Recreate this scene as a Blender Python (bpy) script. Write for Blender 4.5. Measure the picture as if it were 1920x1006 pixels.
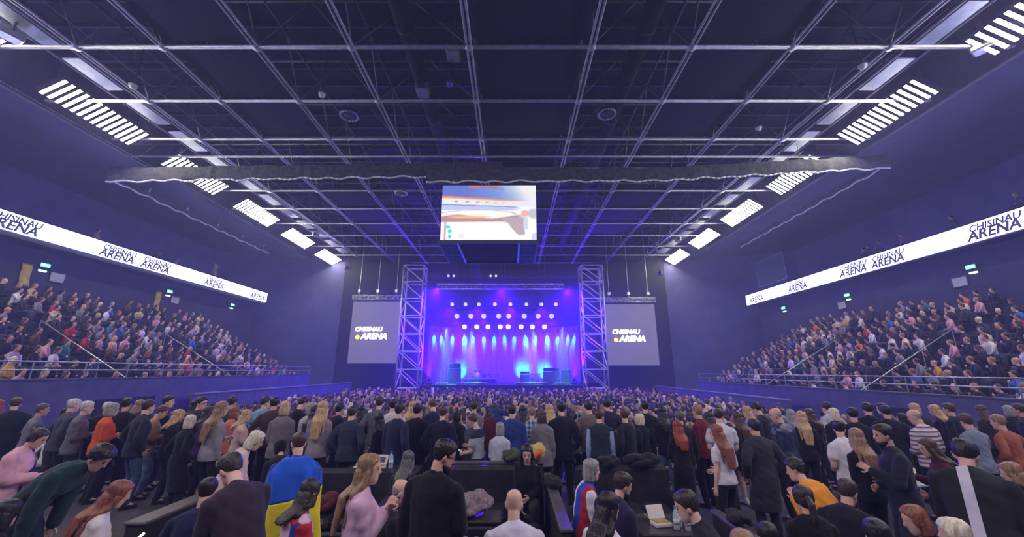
import bpy, math, random
import numpy as np
from mathutils import Vector, Matrix, Euler

# ------------------------------------------------------------------ clear
for _o in list(bpy.data.objects):
    bpy.data.objects.remove(_o)
scene = bpy.context.scene
COL = scene.collection
random.seed(7)
rng = np.random.default_rng(11)
PI = math.pi

# ------------------------------------------------------------------ camera
FPX = 735.0
PITCH = math.radians(14.64)
CAMZ = 3.25
cam_data = bpy.data.cameras.new('camera')
cam_data.sensor_fit = 'HORIZONTAL'
cam_data.sensor_width = 36.0
cam_data.lens = FPX / 1920.0 * 36.0
cam_data.clip_start = 0.1
cam_data.clip_end = 300
cam = bpy.data.objects.new('camera', cam_data)
COL.objects.link(cam)
cam.location = (0, 0, CAMZ)
cam.rotation_euler = (PI / 2 + PITCH, 0, 0)
scene.camera = cam

# ------------------------------------------------------------------ world, colour management
world = bpy.data.worlds.new('world')
scene.world = world
world.use_nodes = True
_bg = world.node_tree.nodes['Background']
_bg.inputs[0].default_value = (0.02, 0.02, 0.04, 1)
_bg.inputs[1].default_value = 0.3
vs = scene.view_settings
vs.view_transform = 'Standard'
vs.look = 'None'
vs.exposure = 0.45
vs.gamma = 1.0
vs.use_curve_mapping = False
cy = scene.cycles
cy.max_bounces = 4
cy.diffuse_bounces = 2
cy.glossy_bounces = 2
cy.transmission_bounces = 4
cy.transparent_max_bounces = 12
cy.volume_bounces = 0
cy.use_adaptive_sampling = True
cy.adaptive_threshold = 0.04
cy.sample_clamp_indirect = 4.0
cy.use_light_tree = True
cy.caustics_reflective = False
cy.caustics_refractive = False
cy.use_denoising = True

# light strengths, for the fixtures built further down, added ones too
L_BANK = 42.0          # slatted house-light banks under the roof
L_RIBBON = 13.0         # LED ribbon boards
L_SCREEN = 0.62         # hanging cube screen
L_STAGE = 11000.0        # stage wash lamps (watts)
L_SCALLOP = 2200.0       # cyan lamps over the backdrop (watts)
HAZE_DENSITY = 0.0058

# ------------------------------------------------------------------ pixel -> direction (photo frame 1920 x 1006)
_cp, _sp = math.cos(PITCH), math.sin(PITCH)
def ray(u, v):
    cx, cyy = (u - 960.0) / FPX, (503.0 - v) / FPX
    return Vector((cx, _cp - cyy * _sp, _sp + cyy * _cp))
def onz(u, v, z):
    d = ray(u, v); t = (z - CAMZ) / d.z
    return Vector((d.x * t, d.y * t, z))
def ony(u, v, y):
    d = ray(u, v); t = y / d.y
    return Vector((d.x * t, y, CAMZ + d.z * t))
def onx(u, v, x):
    d = ray(u, v); t = x / d.x
    return Vector((x, d.y * t, CAMZ + d.z * t))

# ------------------------------------------------------------------ materials
MATS = {}
def _new(name):
    m = bpy.data.materials.new(name)
    m.use_nodes = True
    nt = m.node_tree
    return m, nt, nt.nodes['Principled BSDF']
def lin(c):
    return tuple(((x / 255.0) / 12.92 if x / 255.0 <= 0.04045 else ((x / 255.0 + 0.055) / 1.055) ** 2.4) for x in c)
def mat(name, col, rough=0.6, metal=0.0, var=0.25, nscale=6.0, bump=0.0, bscale=40.0, spec=0.5, stretch=None, sheen=0.0):
    """procedural surface: colour broken up by noise, fine noise relief"""
    if name in MATS:
        return MATS[name]
    m, nt, p = _new(name)
    N = nt.nodes; Lk = nt.links
    tc = N.new('ShaderNodeTexCoord')
    src = tc.outputs['Object']
    if stretch:
        mp = N.new('ShaderNodeMapping'); mp.inputs['Scale'].default_value = stretch
        Lk.new(src, mp.inputs['Vector']); src = mp.outputs['Vector']
    nz = N.new('ShaderNodeTexNoise'); nz.inputs['Scale'].default_value = nscale; nz.inputs['Detail'].default_value = 3
    Lk.new(src, nz.inputs['Vector'])
    rp = N.new('ShaderNodeValToRGB')
    a = tuple(max(0, c * (1 - var)) for c in col); b = tuple(min(1, c * (1 + var)) for c in col)
    rp.color_ramp.elements[0].color = (*a, 1); rp.color_ramp.elements[0].position = 0.3
    rp.color_ramp.elements[1].color = (*b, 1); rp.color_ramp.elements[1].position = 0.7
    Lk.new(nz.outputs['Fac'], rp.inputs['Fac'])
    Lk.new(rp.outputs['Color'], p.inputs['Base Color'])
    p.inputs['Roughness'].default_value = rough
    p.inputs['Metallic'].default_value = metal
    p.inputs['Specular IOR Level'].default_value = spec
    if sheen:
        p.inputs['Sheen Weight'].default_value = sheen
    if bump:
        n2 = N.new('ShaderNodeTexNoise'); n2.inputs['Scale'].default_value = bscale; n2.inputs['Detail'].default_value = 2
        Lk.new(src, n2.inputs['Vector'])
        bp = N.new('ShaderNodeBump'); bp.inputs['Strength'].default_value = bump; bp.inputs['Distance'].default_value = 0.02
        Lk.new(n2.outputs['Fac'], bp.inputs['Height']); Lk.new(bp.outputs['Normal'], p.inputs['Normal'])
    MATS[name] = m
    return m
def emit(name, col, strength):
    if name in MATS:
        return MATS[name]
    m, nt, p = _new(name)
    p.inputs['Base Color'].default_value = (*[min(1, c) for c in col], 1)
    p.inputs['Emission Color'].default_value = (*col, 1)
    p.inputs['Emission Strength'].default_value = strength
    p.inputs['Roughness'].default_value = 0.5
    MATS[name] = m
    return m
def glassy(name, col, rough=0.08, alpha=0.4):
    if name in MATS:
        return MATS[name]
    m, nt, p = _new(name)
    p.inputs['Base Color'].default_value = (*col, 1)
    p.inputs['Roughness'].default_value = rough
    p.inputs['Alpha'].default_value = alpha
    MATS[name] = m
    return m
def attr_mat(name, attr='col', rough=0.7, emission=0.0):
    if name in MATS:
        return MATS[name]
    m, nt, p = _new(name)
    a = nt.nodes.new('ShaderNodeAttribute'); a.attribute_name = attr
    nt.links.new(a.outputs['Color'], p.inputs['Base Color'])
    p.inputs['Roughness'].default_value = rough
    if emission:
        nt.links.new(a.outputs['Color'], p.inputs['Emission Color'])
        p.inputs['Emission Strength'].default_value = emission
        p.inputs['Base Color'].default_value = (0, 0, 0, 1)
    MATS[name] = m
    return m

# ------------------------------------------------------------------ objects
def tag(o, label=None, cat=None, group=None, kind=None):
    if label: o['label'] = label
    if cat: o['category'] = cat
    if group: o['group'] = group
    if kind: o['kind'] = kind
    return o
def empty(name, loc=(0, 0, 0), rz=0.0, scale=1.0):
    o = bpy.data.objects.new(name, None)
    o.empty_display_size = 0.2
    COL.objects.link(o)
    o.location = loc; o.rotation_euler = (0, 0, rz); o.scale = (scale,) * 3
    return o
def put(name, mesh, parent=None, loc=None, rot=None):
    o = bpy.data.objects.new(name, mesh)
    COL.objects.link(o)
    if parent is not None: o.parent = parent
    if loc is not None: o.location = loc
    if rot is not None: o.rotation_euler = rot
    return o
def copy_tree(src, parent=None):
    c = src.copy(); COL.objects.link(c); c.parent = parent
    for ch in list(src.children):
        copy_tree(ch, c)
    return c

class MB:
    """collects shapes and links them as ONE mesh"""
    def __init__(s): s.v = []; s.f = []; s.m = []; s.sm = []
    def add(s, vs_, fs_, mi=0, smooth=False):
        o = len(s.v)
        s.v.extend([tuple(p) for p in vs_])
        for f in fs_:
            s.f.append(tuple(i + o for i in f)); s.m.append(mi); s.sm.append(smooth)
        return s
    def box(s, x0, x1, y0, y1, z0, z1, mi=0, M=None):
        vs_ = [Vector(p) for p in ((x0,y0,z0),(x1,y0,z0),(x1,y1,z0),(x0,y1,z0),(x0,y0,z1),(x1,y0,z1),(x1,y1,z1),(x0,y1,z1))]
        if M is not None: vs_ = [M @ p for p in vs_]
        return s.add(vs_, ((3,2,1,0),(4,5,6,7),(0,1,5,4),(1,2,6,5),(2,3,7,6),(3,0,4,7)), mi)
    def cbox(s, c, size, mi=0, M=None):
        return s.box(c[0]-size[0]/2, c[0]+size[0]/2, c[1]-size[1]/2, c[1]+size[1]/2, c[2]-size[2]/2, c[2]+size[2]/2, mi, M)
    def bbox(s, x0, x1, y0, y1, z0, z1, b=0.02, mi=0, M=None):
        """box with chamfered edges"""
        b = min(b, (x1-x0)*.45, (y1-y0)*.45, (z1-z0)*.45)
        rings = [(z0, b), (z0+b, 0), (z1-b, 0), (z1, b)]
        vs_ = []; fs_ = []
        for z, i in rings:
            c = b
            xs0, xs1, ys0, ys1 = x0+i, x1-i, y0+i, y1-i
            vs_ += [(xs0+c,ys0,z),(xs1-c,ys0,z),(xs1,ys0+c,z),(xs1,ys1-c,z),(xs1-c,ys1,z),(xs0+c,ys1,z),(xs0,ys1-c,z),(xs0,ys0+c,z)]
        for r in range(3):
            for k in range(8):
                a, bb = r*8+k, r*8+(k+1) % 8
                fs_.append((a, bb, bb+8, a+8))
        fs_.append(tuple(range(7, -1, -1))); fs_.append(tuple(range(24, 32)))
        if M is not None: vs_ = [M @ Vector(p) for p in vs_]
        return s.add(vs_, fs_, mi)
    def bar(s, a, b, r, n=6, mi=0, r2=None, smooth=None):
        a, b = Vector(a), Vector(b); d = (b - a)
        if d.length < 1e-6: return s
        d.normalize()
        t = Vector((0, 0, 1)) if abs(d.z) < .9 else Vector((1, 0, 0))
        x = d.cross(t).normalized(); y = d.cross(x)
        r2 = r if r2 is None else r2
        vs_ = []
        for p, rr in ((a, r), (b, r2)):
            for k in range(n):
                q = 2*PI*(k+.5)/n
                vs_.append(p + (x*math.cos(q) + y*math.sin(q))*rr)
        fs_ = [(k, (k+1) % n, n+(k+1) % n, n+k) for k in range(n)] + [tuple(range(n-1, -1, -1)), tuple(range(n, 2*n))]
        return s.add(vs_, fs_, mi, n > 6 if smooth is None else smooth)
    def path(s, pts, r, n=6, mi=0):
        for a, b in zip(pts[:-1], pts[1:]): s.bar(a, b, r, n, mi, smooth=True)
        return s
    def lathe(s, prof, c=(0,0,0), n=16, mi=0, M=None):
        vs_ = []; fs_ = []
        for r, z in prof:
            for k in range(n):
                q = 2*PI*k/n
                p = Vector((c[0]+r*math.cos(q), c[1]+r*math.sin(q), c[2]+z))
                vs_.append(M @ p if M is not None else p)
        for i in range(len(prof)-1):
            for k in range(n):
                a, b = i*n+k, i*n+(k+1) % n
                fs_.append((a, b, b+n, a+n))
        fs_.append(tuple(range(n-1, -1, -1))); fs_.append(tuple(range((len(prof)-1)*n, len(prof)*n)))
        return s.add(vs_, fs_, mi, True)
    def mesh(s, name, mats):
        me = bpy.data.meshes.new(name)
        me.from_pydata(s.v, [], s.f)
        for m in (mats if isinstance(mats, (list, tuple)) else [mats]): me.materials.append(m)
        me.polygons.foreach_set('material_index', s.m)
        me.polygons.foreach_set('use_smooth', s.sm)
        me.update()
        return me
    def build(s, name, mats, parent=None, loc=None, rot=None):
        return put(name, s.mesh(name, mats), parent, loc, rot)
# ================================================================== the hall
M_FLOOR = mat('floor_dark', (.035, .032, .040), .45, 0, .4, 3, .1, 30)
M_PLAT = mat('platform_carpet', (.050, .045, .052), .8, 0, .35, 5, .2, 90)
M_WALL = mat('wall_dark', (.040, .038, .10), .85, 0, .18, 1.2, .05, 20)
M_WALL2 = mat('wall_blue_grey', (.08, .08, .23), .85, 0, .18, .8, .05, 20)
M_BLACK = mat('masking_black', (.016, .015, .020), .9, 0, .3, 2, .1, 20)
M_DECK = mat('roof_deck', (.020, .019, .028), .8, 0, .35, 2.5, .1, 10)
M_PANEL = mat('acoustic_panel', (.030, .028, .040), .9, 0, .2, 8, .2, 120)
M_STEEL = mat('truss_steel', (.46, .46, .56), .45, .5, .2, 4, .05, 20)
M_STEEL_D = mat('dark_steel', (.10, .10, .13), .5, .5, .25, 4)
M_WEB = mat('web_steel', (.17, .17, .21), .5, .5, .2, 4)
M_ALU = mat('aluminium', (.55, .55, .60), .35, .7, .15, 5)
M_GALV = mat('galvanised', (.24, .27, .38), .4, .4, .2, 5)
M_CONC = mat('stand_concrete', (.045, .044, .058), .85, 0, .3, 3, .2, 30)
M_WHITEP = mat('white_paint', (.7, .7, .72), .5, 0, .05, 4)
M_RUB = mat('black_rubber', (.02, .02, .022), .6)

XL, XR = -25.2, 24.0          # backs of the lower bowl
CZ = CAMZ + 12.0              # lower chords of the roof trusses
def struct(name, mb, m, label=None):
    o = mb.build(name, m); o['kind'] = 'structure'
    if label: o['label'] = label
    return o
struct('floor', MB().box(-31, 30, -14, 47, -.3, 0), M_FLOOR, 'dark arena floor under the crowd')
struct('floor_platform', MB().box(-14.5, 12.8, -4, 9.9, 0.0, .75).box(-14.5, 12.8, 9.85, 9.95, .70, .80), M_PLAT, 'raised dark platform of the lounge area')
struct('wall_left', MB().box(-30.6, -30.2, -14, 47, 0, 18.8), M_WALL2)
struct('wall_right', MB().box(29.0, 29.4, -14, 47, 0, 18.8), M_WALL2)
struct('wall_back', MB().box(-31, 30, -14.4, -14, 0, 18.8), M_WALL)
struct('wall_stage', MB().box(-31, 30, 46.6, 47, 0, 18.8), M_BLACK)
# splayed corner walls beside the stage and the black proscenium flats
def slab(mb, a, b, z0, z1, t=.3):
    a, b = V2(a), V2(b); d = (b - a).normalized(); n = Vector((-d.y, d.x))*t
    q = [a, b, b + n, a + n]
    mb.add([(p.x, p.y, z0) for p in q] + [(p.x, p.y, z1) for p in q], ((3,2,1,0),(4,5,6,7),(0,1,5,4),(1,2,6,5),(2,3,7,6),(3,0,4,7)))
    return mb
V2 = lambda p: Vector((p[0], p[1]))
struct('wall_corner_left', slab(MB(), (-30.2, 38.6), (-18.6, 43.2), 0, 18.6), M_WALL2)
struct('wall_corner_right', slab(MB(), (17.0, 43.2), (29.0, 38.6), 0, 18.6), M_WALL2)
struct('wall_proscenium_left', MB().box(-18.9, -11.6, 43.0, 43.4, 0, 18.6), M_BLACK)
struct('wall_proscenium_right', MB().box(9.6, 17.2, 43.0, 43.4, 0, 18.6), M_BLACK)
struct('wall_proscenium_header', MB().box(-11.6, 9.6, 43.8, 44.2, 13.6, 18.6), M_BLACK)
# ---- lower bowl back walls and balconies
for s, X, Z, nm in ((-1, XL, 9.55, 'left'), (1, XR, 9.45, 'right')):
    y1 = 38.0
    struct('wall_bowl_' + nm, MB().box(min(X, X+s*.3), max(X, X+s*.3), -14, y1, 0, Z), M_WALL)
    o = MB()
    o.box(min(X-s*.9, X+s*6), max(X-s*.9, X+s*6), -14, y1, Z, Z+.35)
    for k in range(4):
        a, b = X+s*(.6+k*1.1), X+s*6
        o.box(min(a, b), max(a, b), -14, y1, Z+.35+.5*k, Z+.85+.5*k)
    struct('floor_balcony_' + nm, o, M_CONC)
# ---- roof
ceil = struct('ceiling', MB().box(-31, 30, -14, 47, 18.6, 18.9), M_DECK)
me = MB().box(-22.3, 20.3, -.05, .05, 0, .22).mesh('purlin', M_STEEL_D)
for k in range(36):
    put('purlin', me, ceil, (0, -2.0 + 1.27*k, 18.38))
struct('ceiling_soffit_left', MB().box(-30.2, -22.2, -14, 43, CZ-.05, CZ+.2), M_WALL)
struct('ceiling_soffit_right', MB().box(19.9, 29.0, -14, 43, CZ-.05, CZ+.2), M_WALL)
TX = [-16.7, -13.4, -9.8, -6.15, -1.64, 3.05, 6.9, 10.75, 14.5]
YB = [12.4 + 3.1*k for k in range(-4, 11)]          # cross beams
YB0, YB1 = YB[0], 43.0
PANEL_COLS = ((4, 5), (1, 2), (6, 7))
for (a, b) in PANEL_COLS:
    w = TX[b] - TX[a] - .36
    me = MB().bbox(-w/2, w/2, -1.4, 1.4, -.05, .05, .03).mesh('panel', M_PANEL)
    for i in range(len(YB)-1):
        if 18 < YB[i] < 24 or YB[i] > 33: continue
        put('panel', me, ceil, ((TX[a]+TX[b])/2, YB[i]+1.55, CZ+.22))
# longitudinal trusses: twin lower chord, upper chord, V bracing
wl = MB().bar((0, 0, .08), (0, 1.55, 2.2), .032).mesh('web_bar', M_WEB)
wr = MB().bar((0, 1.55, 2.2), (0, 3.1, .08), .032).mesh('web_bar', M_WEB)
ORD = ['first', 'second', 'third', 'fourth', 'fifth', 'sixth', 'seventh', 'eighth', 'ninth', 'tenth', 'eleventh', 'twelfth', 'thirteenth', 'fourteenth', 'fifteenth', 'sixteenth']
for i, x in enumerate(TX):
    t = empty('roof_truss', (x, 0, CZ))
    tag(t, 'grey steel roof truss running to the stage, %s from the left wall' % ORD[i], 'truss', 'long roof trusses')
    for dx in (-.08, .08):
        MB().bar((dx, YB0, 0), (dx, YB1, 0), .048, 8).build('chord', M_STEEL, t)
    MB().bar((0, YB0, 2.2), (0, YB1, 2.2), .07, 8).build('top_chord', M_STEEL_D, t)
    nd = MB().lathe([(.16, -.07), (.16, .07)], n=8).mesh('node_plate', M_STEEL)
    for y in YB:
        put('node_plate', nd, t, (0, y, 0))
        if y + 3.1 < YB1 + .2:
            put('web_bar', wl, t, (0, y, 0)); put('web_bar', wr, t, (0, y, 0))
for i, y in enumerate(YB):
    t = empty('roof_beam', (0, y, CZ))
    tag(t, 'pale steel cross beam under the roof, %s counted from the stage' % ORD[len(YB)-1-i], 'beam', 'cross beams of the roof')
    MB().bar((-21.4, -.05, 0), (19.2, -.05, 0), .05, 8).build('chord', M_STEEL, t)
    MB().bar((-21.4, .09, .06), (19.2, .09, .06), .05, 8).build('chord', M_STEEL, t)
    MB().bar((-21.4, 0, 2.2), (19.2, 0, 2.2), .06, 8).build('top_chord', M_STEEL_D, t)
    if i > 1:
        for a, b in zip(TX[:-1], TX[1:]):
            m_ = (a+b)/2
            if (TX.index(a), TX.index(b)) in PANEL_COLS: continue
            MB().bar((a, 0, .05), (m_, 0, 2.2), .026).build('web_bar', M_WEB, t)
            MB().bar((m_, 0, 2.2), (b, 0, .05), .026).build('web_bar', M_WEB, t)
# extra girder seen close behind the third beam
g_ = empty('roof_girder', (0, 20.15, CZ-.1)); tag(g_, 'long thin steel girder crossing the roof just before the rolled net', 'girder')
MB().bar((-22, 0, 0), (19.8, 0, 0), .06, 8).build('chord', M_STEEL, g_)
MB().bar((-22, 0, .8), (19.8, 0, .8), .05, 8).build('top_chord', M_STEEL_D, g_)
for k in range(20):
    MB().bar((-21.5+2.1*k, 0, 0), (-20.5+2.1*k, 0, .8), .03).build('web_bar', M_STEEL_D, g_)
# ducts
for x, lab in ((-4.2, 'left of the middle panels'), (5.32, 'right of the middle panels')):
    d = empty('air_duct', (x, 0, 16.4)); tag(d, 'fat round dark air duct in the roof, ' + lab, 'duct', 'roof air ducts')
    MB().bar((0, -1, 0), (0, 41, 0), .36, 14).build('pipe', M_DECK, d)
    rg = MB().lathe([(.385, -.03), (.385, .03)], n=14, M=Matrix.Rotation(PI/2, 4, 'X')).mesh('collar', M_STEEL_D)
    for k in range(14): put('collar', rg, d, (0, 1+2.9*k, 0))
# catwalks along the light banks
for s, x, lab in ((-1, -18.0, 'left'), (1, 16.1, 'right')):
    c = empty('catwalk', (x, 0, CZ+.35)); tag(c, 'steel catwalk with pale plates beside the %s row of house lights' % lab, 'catwalk', 'roof catwalks')
    pl = MB().bbox(-.38, .38, -.95, .95, -.03, .03, .02).mesh('plate', M_GALV)
    for k in range(16):
        put('plate', pl, c, (0, 1.5 + 2.55*k, 0))
    for dx in (-.5, .5):
        MB().bar((dx, -1, .0), (dx, 42, .0), .05, 6).build('rail', M_STEEL, c)
        MB().bar((dx, -1, 1.0), (dx, 42, 1.0), .03, 6).build('rail', M_STEEL, c)
    ps = MB().bar((0, 0, 0), (0, 0, 1.0), .025).mesh('post', M_STEEL_D)
    for k in range(17):
        for dx in (-.5, .5): put('post', ps, c, (dx, 1.0+2.55*k, 0))
# cable trays outside the banks
for x, lab in ((-21.9, 'left'), (19.6, 'right')):
    c = empty('cable_tray', (x, 0, CZ-.12)); tag(c, 'thin steel cable tray along the %s edge of the roof' % lab, 'cable tray', 'roof cable trays')
    MB().box(-.1, .1, -4, 38, -.05, .05).build('tray', M_STEEL_D, c)
    MB().bar((.14, -4, .05), (.14, 38, .05), .02).build('rim', M_STEEL, c)
# ---- slatted house-light banks, emitting
M_BANK = emit('house_lamp', (1.0, .93, .74), L_BANK)
BANKS = []
bank_w, bank_l, nsl = 1.15, 4.2, 14
sl = MB().box(-bank_w/2, bank_w/2, -.080, .080, -.02, .06, 1).add([(-bank_w/2+.02, -.07, -.023), (-bank_w/2+.02, .07, -.023), (bank_w/2-.02, .07, -.023), (bank_w/2-.02, -.07, -.023)], [(0, 1, 2, 3)], 0).mesh('lamp_slat', [M_BANK, M_RUB])
hs_ = MB().box(-bank_w/2-.04, bank_w/2+.04, -bank_l/2, bank_l/2, .10, .20).mesh('housing', M_RUB)
for s, x, lab in ((-1, -19.75, 'left'), (1, 17.75, 'right')):
    for k in range(-3, 5):
        y0 = 14.2 + 6.05*k
        b = empty('house_light', (x, y0 + bank_l/2, CZ-.16))
        n_ = ['nearest the stage wall', 'second from the stage wall', 'third from the stage wall', 'behind the rolled net', 'largest, in front of the rolled net', 'cut by the top corner of the view', 'overhead out of view', 'rearmost overhead out of view'][4-k]
        tag(b, 'bright warm slatted light bank on the %s, %s' % (lab, n_), 'light', 'slatted house lights')
        put('housing', hs_, b)
        for j in range(nsl):
            put('lamp_slat', sl, b, (0, -bank_l/2 + .16 + j*(bank_l-.32)/(nsl-1), 0))
        b.rotation_euler = (0, s*math.radians(33), 0)
        up_ = Matrix.Rotation(-s*math.radians(33), 3, 'Y')
        for dx in (-.4, .4):
            for dy in (-1.6, 1.6):
                p_ = Vector((dx, dy, .15)); MB().bar(p_, p_ + up_ @ Vector((0, 0, 2.6)), .02).build('hanger', M_STEEL_D, b)
M_FILL_BANK = emit('added_fill_lamp', (1.0, .92, .98), L_BANK*1.15)  # lamp colour of the added fill banks behind the camera
sl2 = sl.copy(); sl2.materials[0] = M_FILL_BANK
for k, x in enumerate((-13.5, -5.0, 3.5, 12.0)):       # banks added out of view to brighten the people in the lounge
    b = empty('house_light', (x, -3.6, CZ-.16), PI/2)
    tag(b, 'added unseen slatted light bank in the roof behind the lounge, %s from the left' % ORD[k], 'light', 'slatted house lights')
    put('housing', hs_, b)
    for j in range(nsl): put('lamp_slat', sl2, b, (0, -bank_l/2 + .16 + j*(bank_l-.32)/(nsl-1), 0))
    for dx in (-.4, .4):
        for dy in (-1.6, 1.6): MB().bar((dx, dy, .1), (dx, dy, 2.3), .02).build('hanger', M_STEEL_D, b)
# small fixtures in the roof
def ring_thing(u, v, z, R, lab):
    p = onz(u, v, z)
    o = empty('ring_loudspeaker', p); tag(o, lab, 'loudspeaker', 'round roof loudspeakers')
    pts = [(R*math.cos(q), R*math.sin(q), 0) for q in np.linspace(0, 2*PI, 17)]
    MB().path(pts, .06, 6).build('rim', M_ALU, o)
    MB().lathe([(R*.96, .0), (R*.9, .16), (R*.3, .3)], n=16).build('cone', M_STEEL_D, o)
    MB().bar((0, 0, .25), (0, 0, 18.3-z), .03).build('stem', M_STEEL_D, o)
ring_thing(752, 362, 14.6, .38, 'round roof loudspeaker left above the hanging screen')
ring_thing(1138, 214, 15.6, .42, 'round roof loudspeaker in the open bay right of the middle panels')
ring_thing(655, 217, 15.6, .42, 'round roof loudspeaker in the open bay left of the middle panels')
def dome(u, v, z, r, lab, m=M_WHITEP, nm='ceiling_camera'):
    p = onz(u, v, z)
    o = empty(nm, p); tag(o, lab, 'camera')
    MB().lathe([(r*.2, -r), (r*.75, -r*.7), (r, -.1*r), (r, .2*r)], n=12).build('dome', m, o)
    MB().lathe([(r*1.15, .2*r), (r*1.15, .5*r)], n=12).build('mount', M_STEEL_D, o)
    MB().bar((0, 0, .4*r), (0, 0, 18.35-z), .03).build('stem', M_STEEL_D, o)
dome(843, 158, 15.2, .13, 'small dome camera left of the middle panels, blue light put into its colour', mat('dome_blue_light_tint', (.1, .05, .8), .3))  # blue light on this dome is put into its base colour
dome(604, 177, 15.2, .15, 'white dome camera beside the second panel column')
dome(1422, 240, 15.2, .15, 'white dome camera beside the right panel column')
dome(250, 160, 15.2, .16, 'white dome camera above the left light bank')
dome(1617, 123, 15.2, .16, 'white dome camera above the right light bank')
def flood(u, v, z, lab, rz=0.0, sc=1.0):
    p = onz(u, v, z)
    o = empty('roof_projector', p, rz, sc); tag(o, lab, 'projector')
    MB().bbox(-.28, .28, -.35, .35, -.2, .2, .05).build('housing', M_ALU, o)
    MB().lathe([(.14, 0), (.15, .14)], M=Matrix.Translation((0, -.35, 0)) @ Matrix.Rotation(PI/2, 4, 'X'), n=12).build('lens', M_RUB, o)
    MB().path([(-.32, 0, 0), (-.32, 0, .35), (.32, 0, .35), (.32, 0, 0)], .03).build('yoke', M_STEEL_D, o)
    MB().bar((0, 0, .35), (0, 0, (18.35-z)/sc), .03).build('stem', M_STEEL_D, o)
flood(793, 170, 15.5, 'pale box projector hung in the roof left of the middle panels')
flood(850, 100, 16.5, 'grey box projector high in the roof near the middle panels')
flood(1845, 85, 15.2, 'pale box projector by the top right light bank', .5)
flood(18, 62, 15.2, 'pale box projector at the top left corner of the roof', -.4)
flood(592, 440, 14.4, 'small silver projector beside the left row of lights', .2, .8)
flood(1271, 449, 14.4, 'small silver projector beside the right row of lights', -.2, .8)
flood(652, 502, 12.2, 'silver projector hanging above the left side screen', .2, .8)
flood(1236, 512, 11.6, 'silver projector hanging above the right side screen', -.2, .9)

# ================================================================== rolled nets under the roof
M_NET = mat('net_fabric', (.06, .06, .085), .85, 0, .5, 5, .6, 12)
M_CORD = mat('net_cord', (.80, .82, .92), .6, 0, .2, 20)
def rolled(name, pts, h, lab, seed, sag=.05, thin=0):
    o = empty(name, pts[0]); tag(o, lab, 'net', 'rolled nets under the roof')
    rr = random.Random(seed); base = Vector(pts[0]); h0 = h
    vs_ = []; fs_ = []; cord = []
    n = 12; rows = 0
    for si, (a, b) in enumerate(zip(pts[:-1], pts[1:])):
        h = h0*(.45 if si == thin else 1.0)
        a, b = Vector(a), Vector(b); L = (b-a).length; m = max(2, int(L/.28)); d = (b-a).normalized(); side = d.cross(Vector((0, 0, 1)))
        for i in range(m + (1 if b == Vector(pts[-1]) else 0)):
            p = a + d*(L*i/m) - base
            hh = h*(1 + .04*rr.uniform(-1, 1)); w = .10*(1 + .30*rr.uniform(-1, 1)); dz = -sag*(1 + .5*math.sin(i*.7 + seed)) 
            for k in range(n):
                q = 2*PI*k/n
                wob = 1 + .05*rr.uniform(-1, 1)
                vs_.append(p + side*(w*math.sin(q)*wob) + Vector((0, 0, dz + hh/2*math.cos(q)*wob)))
            cord.append(p + Vector((0, 0, dz - hh/2 - .03 + .05*math.sin(i*1.3+seed))))
            rows += 1
    for i in range(rows-1):
        for k in range(n):
            a, b = i*n+k, i*n+(k+1) % n
            fs_.append((a, b, b+n, a+n))
    fs_.append(tuple(range(n-1, -1, -1))); fs_.append(tuple(range((rows-1)*n, rows*n)))
    MB().add(vs_, fs_, 0, False).build('fabric', M_NET, o)
    MB().path(cord, .05, 6).build('cord', M_CORD, o)
    for i in range(4, rows, 11):
        p = cord[i]
        MB().bar(p + Vector((0, 0, -.02)), p + Vector((.12, 0, h*.6)), .03).build('tie', M_CORD, o)
    for i in range(4, rows, 22):
        p = cord[i]
        MB().bar(p + Vector((0, 0, h)), p + Vector((0, 0, CZ - (base.z + p.z))), .015).build('hanger', M_STEEL_D, o)
    return o
pL = ony(203, 325, 19.4); pM = ony(942, 314, 19.4)
rolled('rolled_net', [ony(505, 470, 35.5), ony(203, 325, 19.4), pM], .80, 'grey rolled-up net with white cord crossing the left half of the roof', 3)
rolled('rolled_net', [ony(1388, 458, 34.0), ony(1665, 300, 19.0), ony(1240, 324, 18.9), ony(800, 326, 18.9)], .74, 'grey rolled-up net with white cord crossing the right half of the roof', 5)

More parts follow.
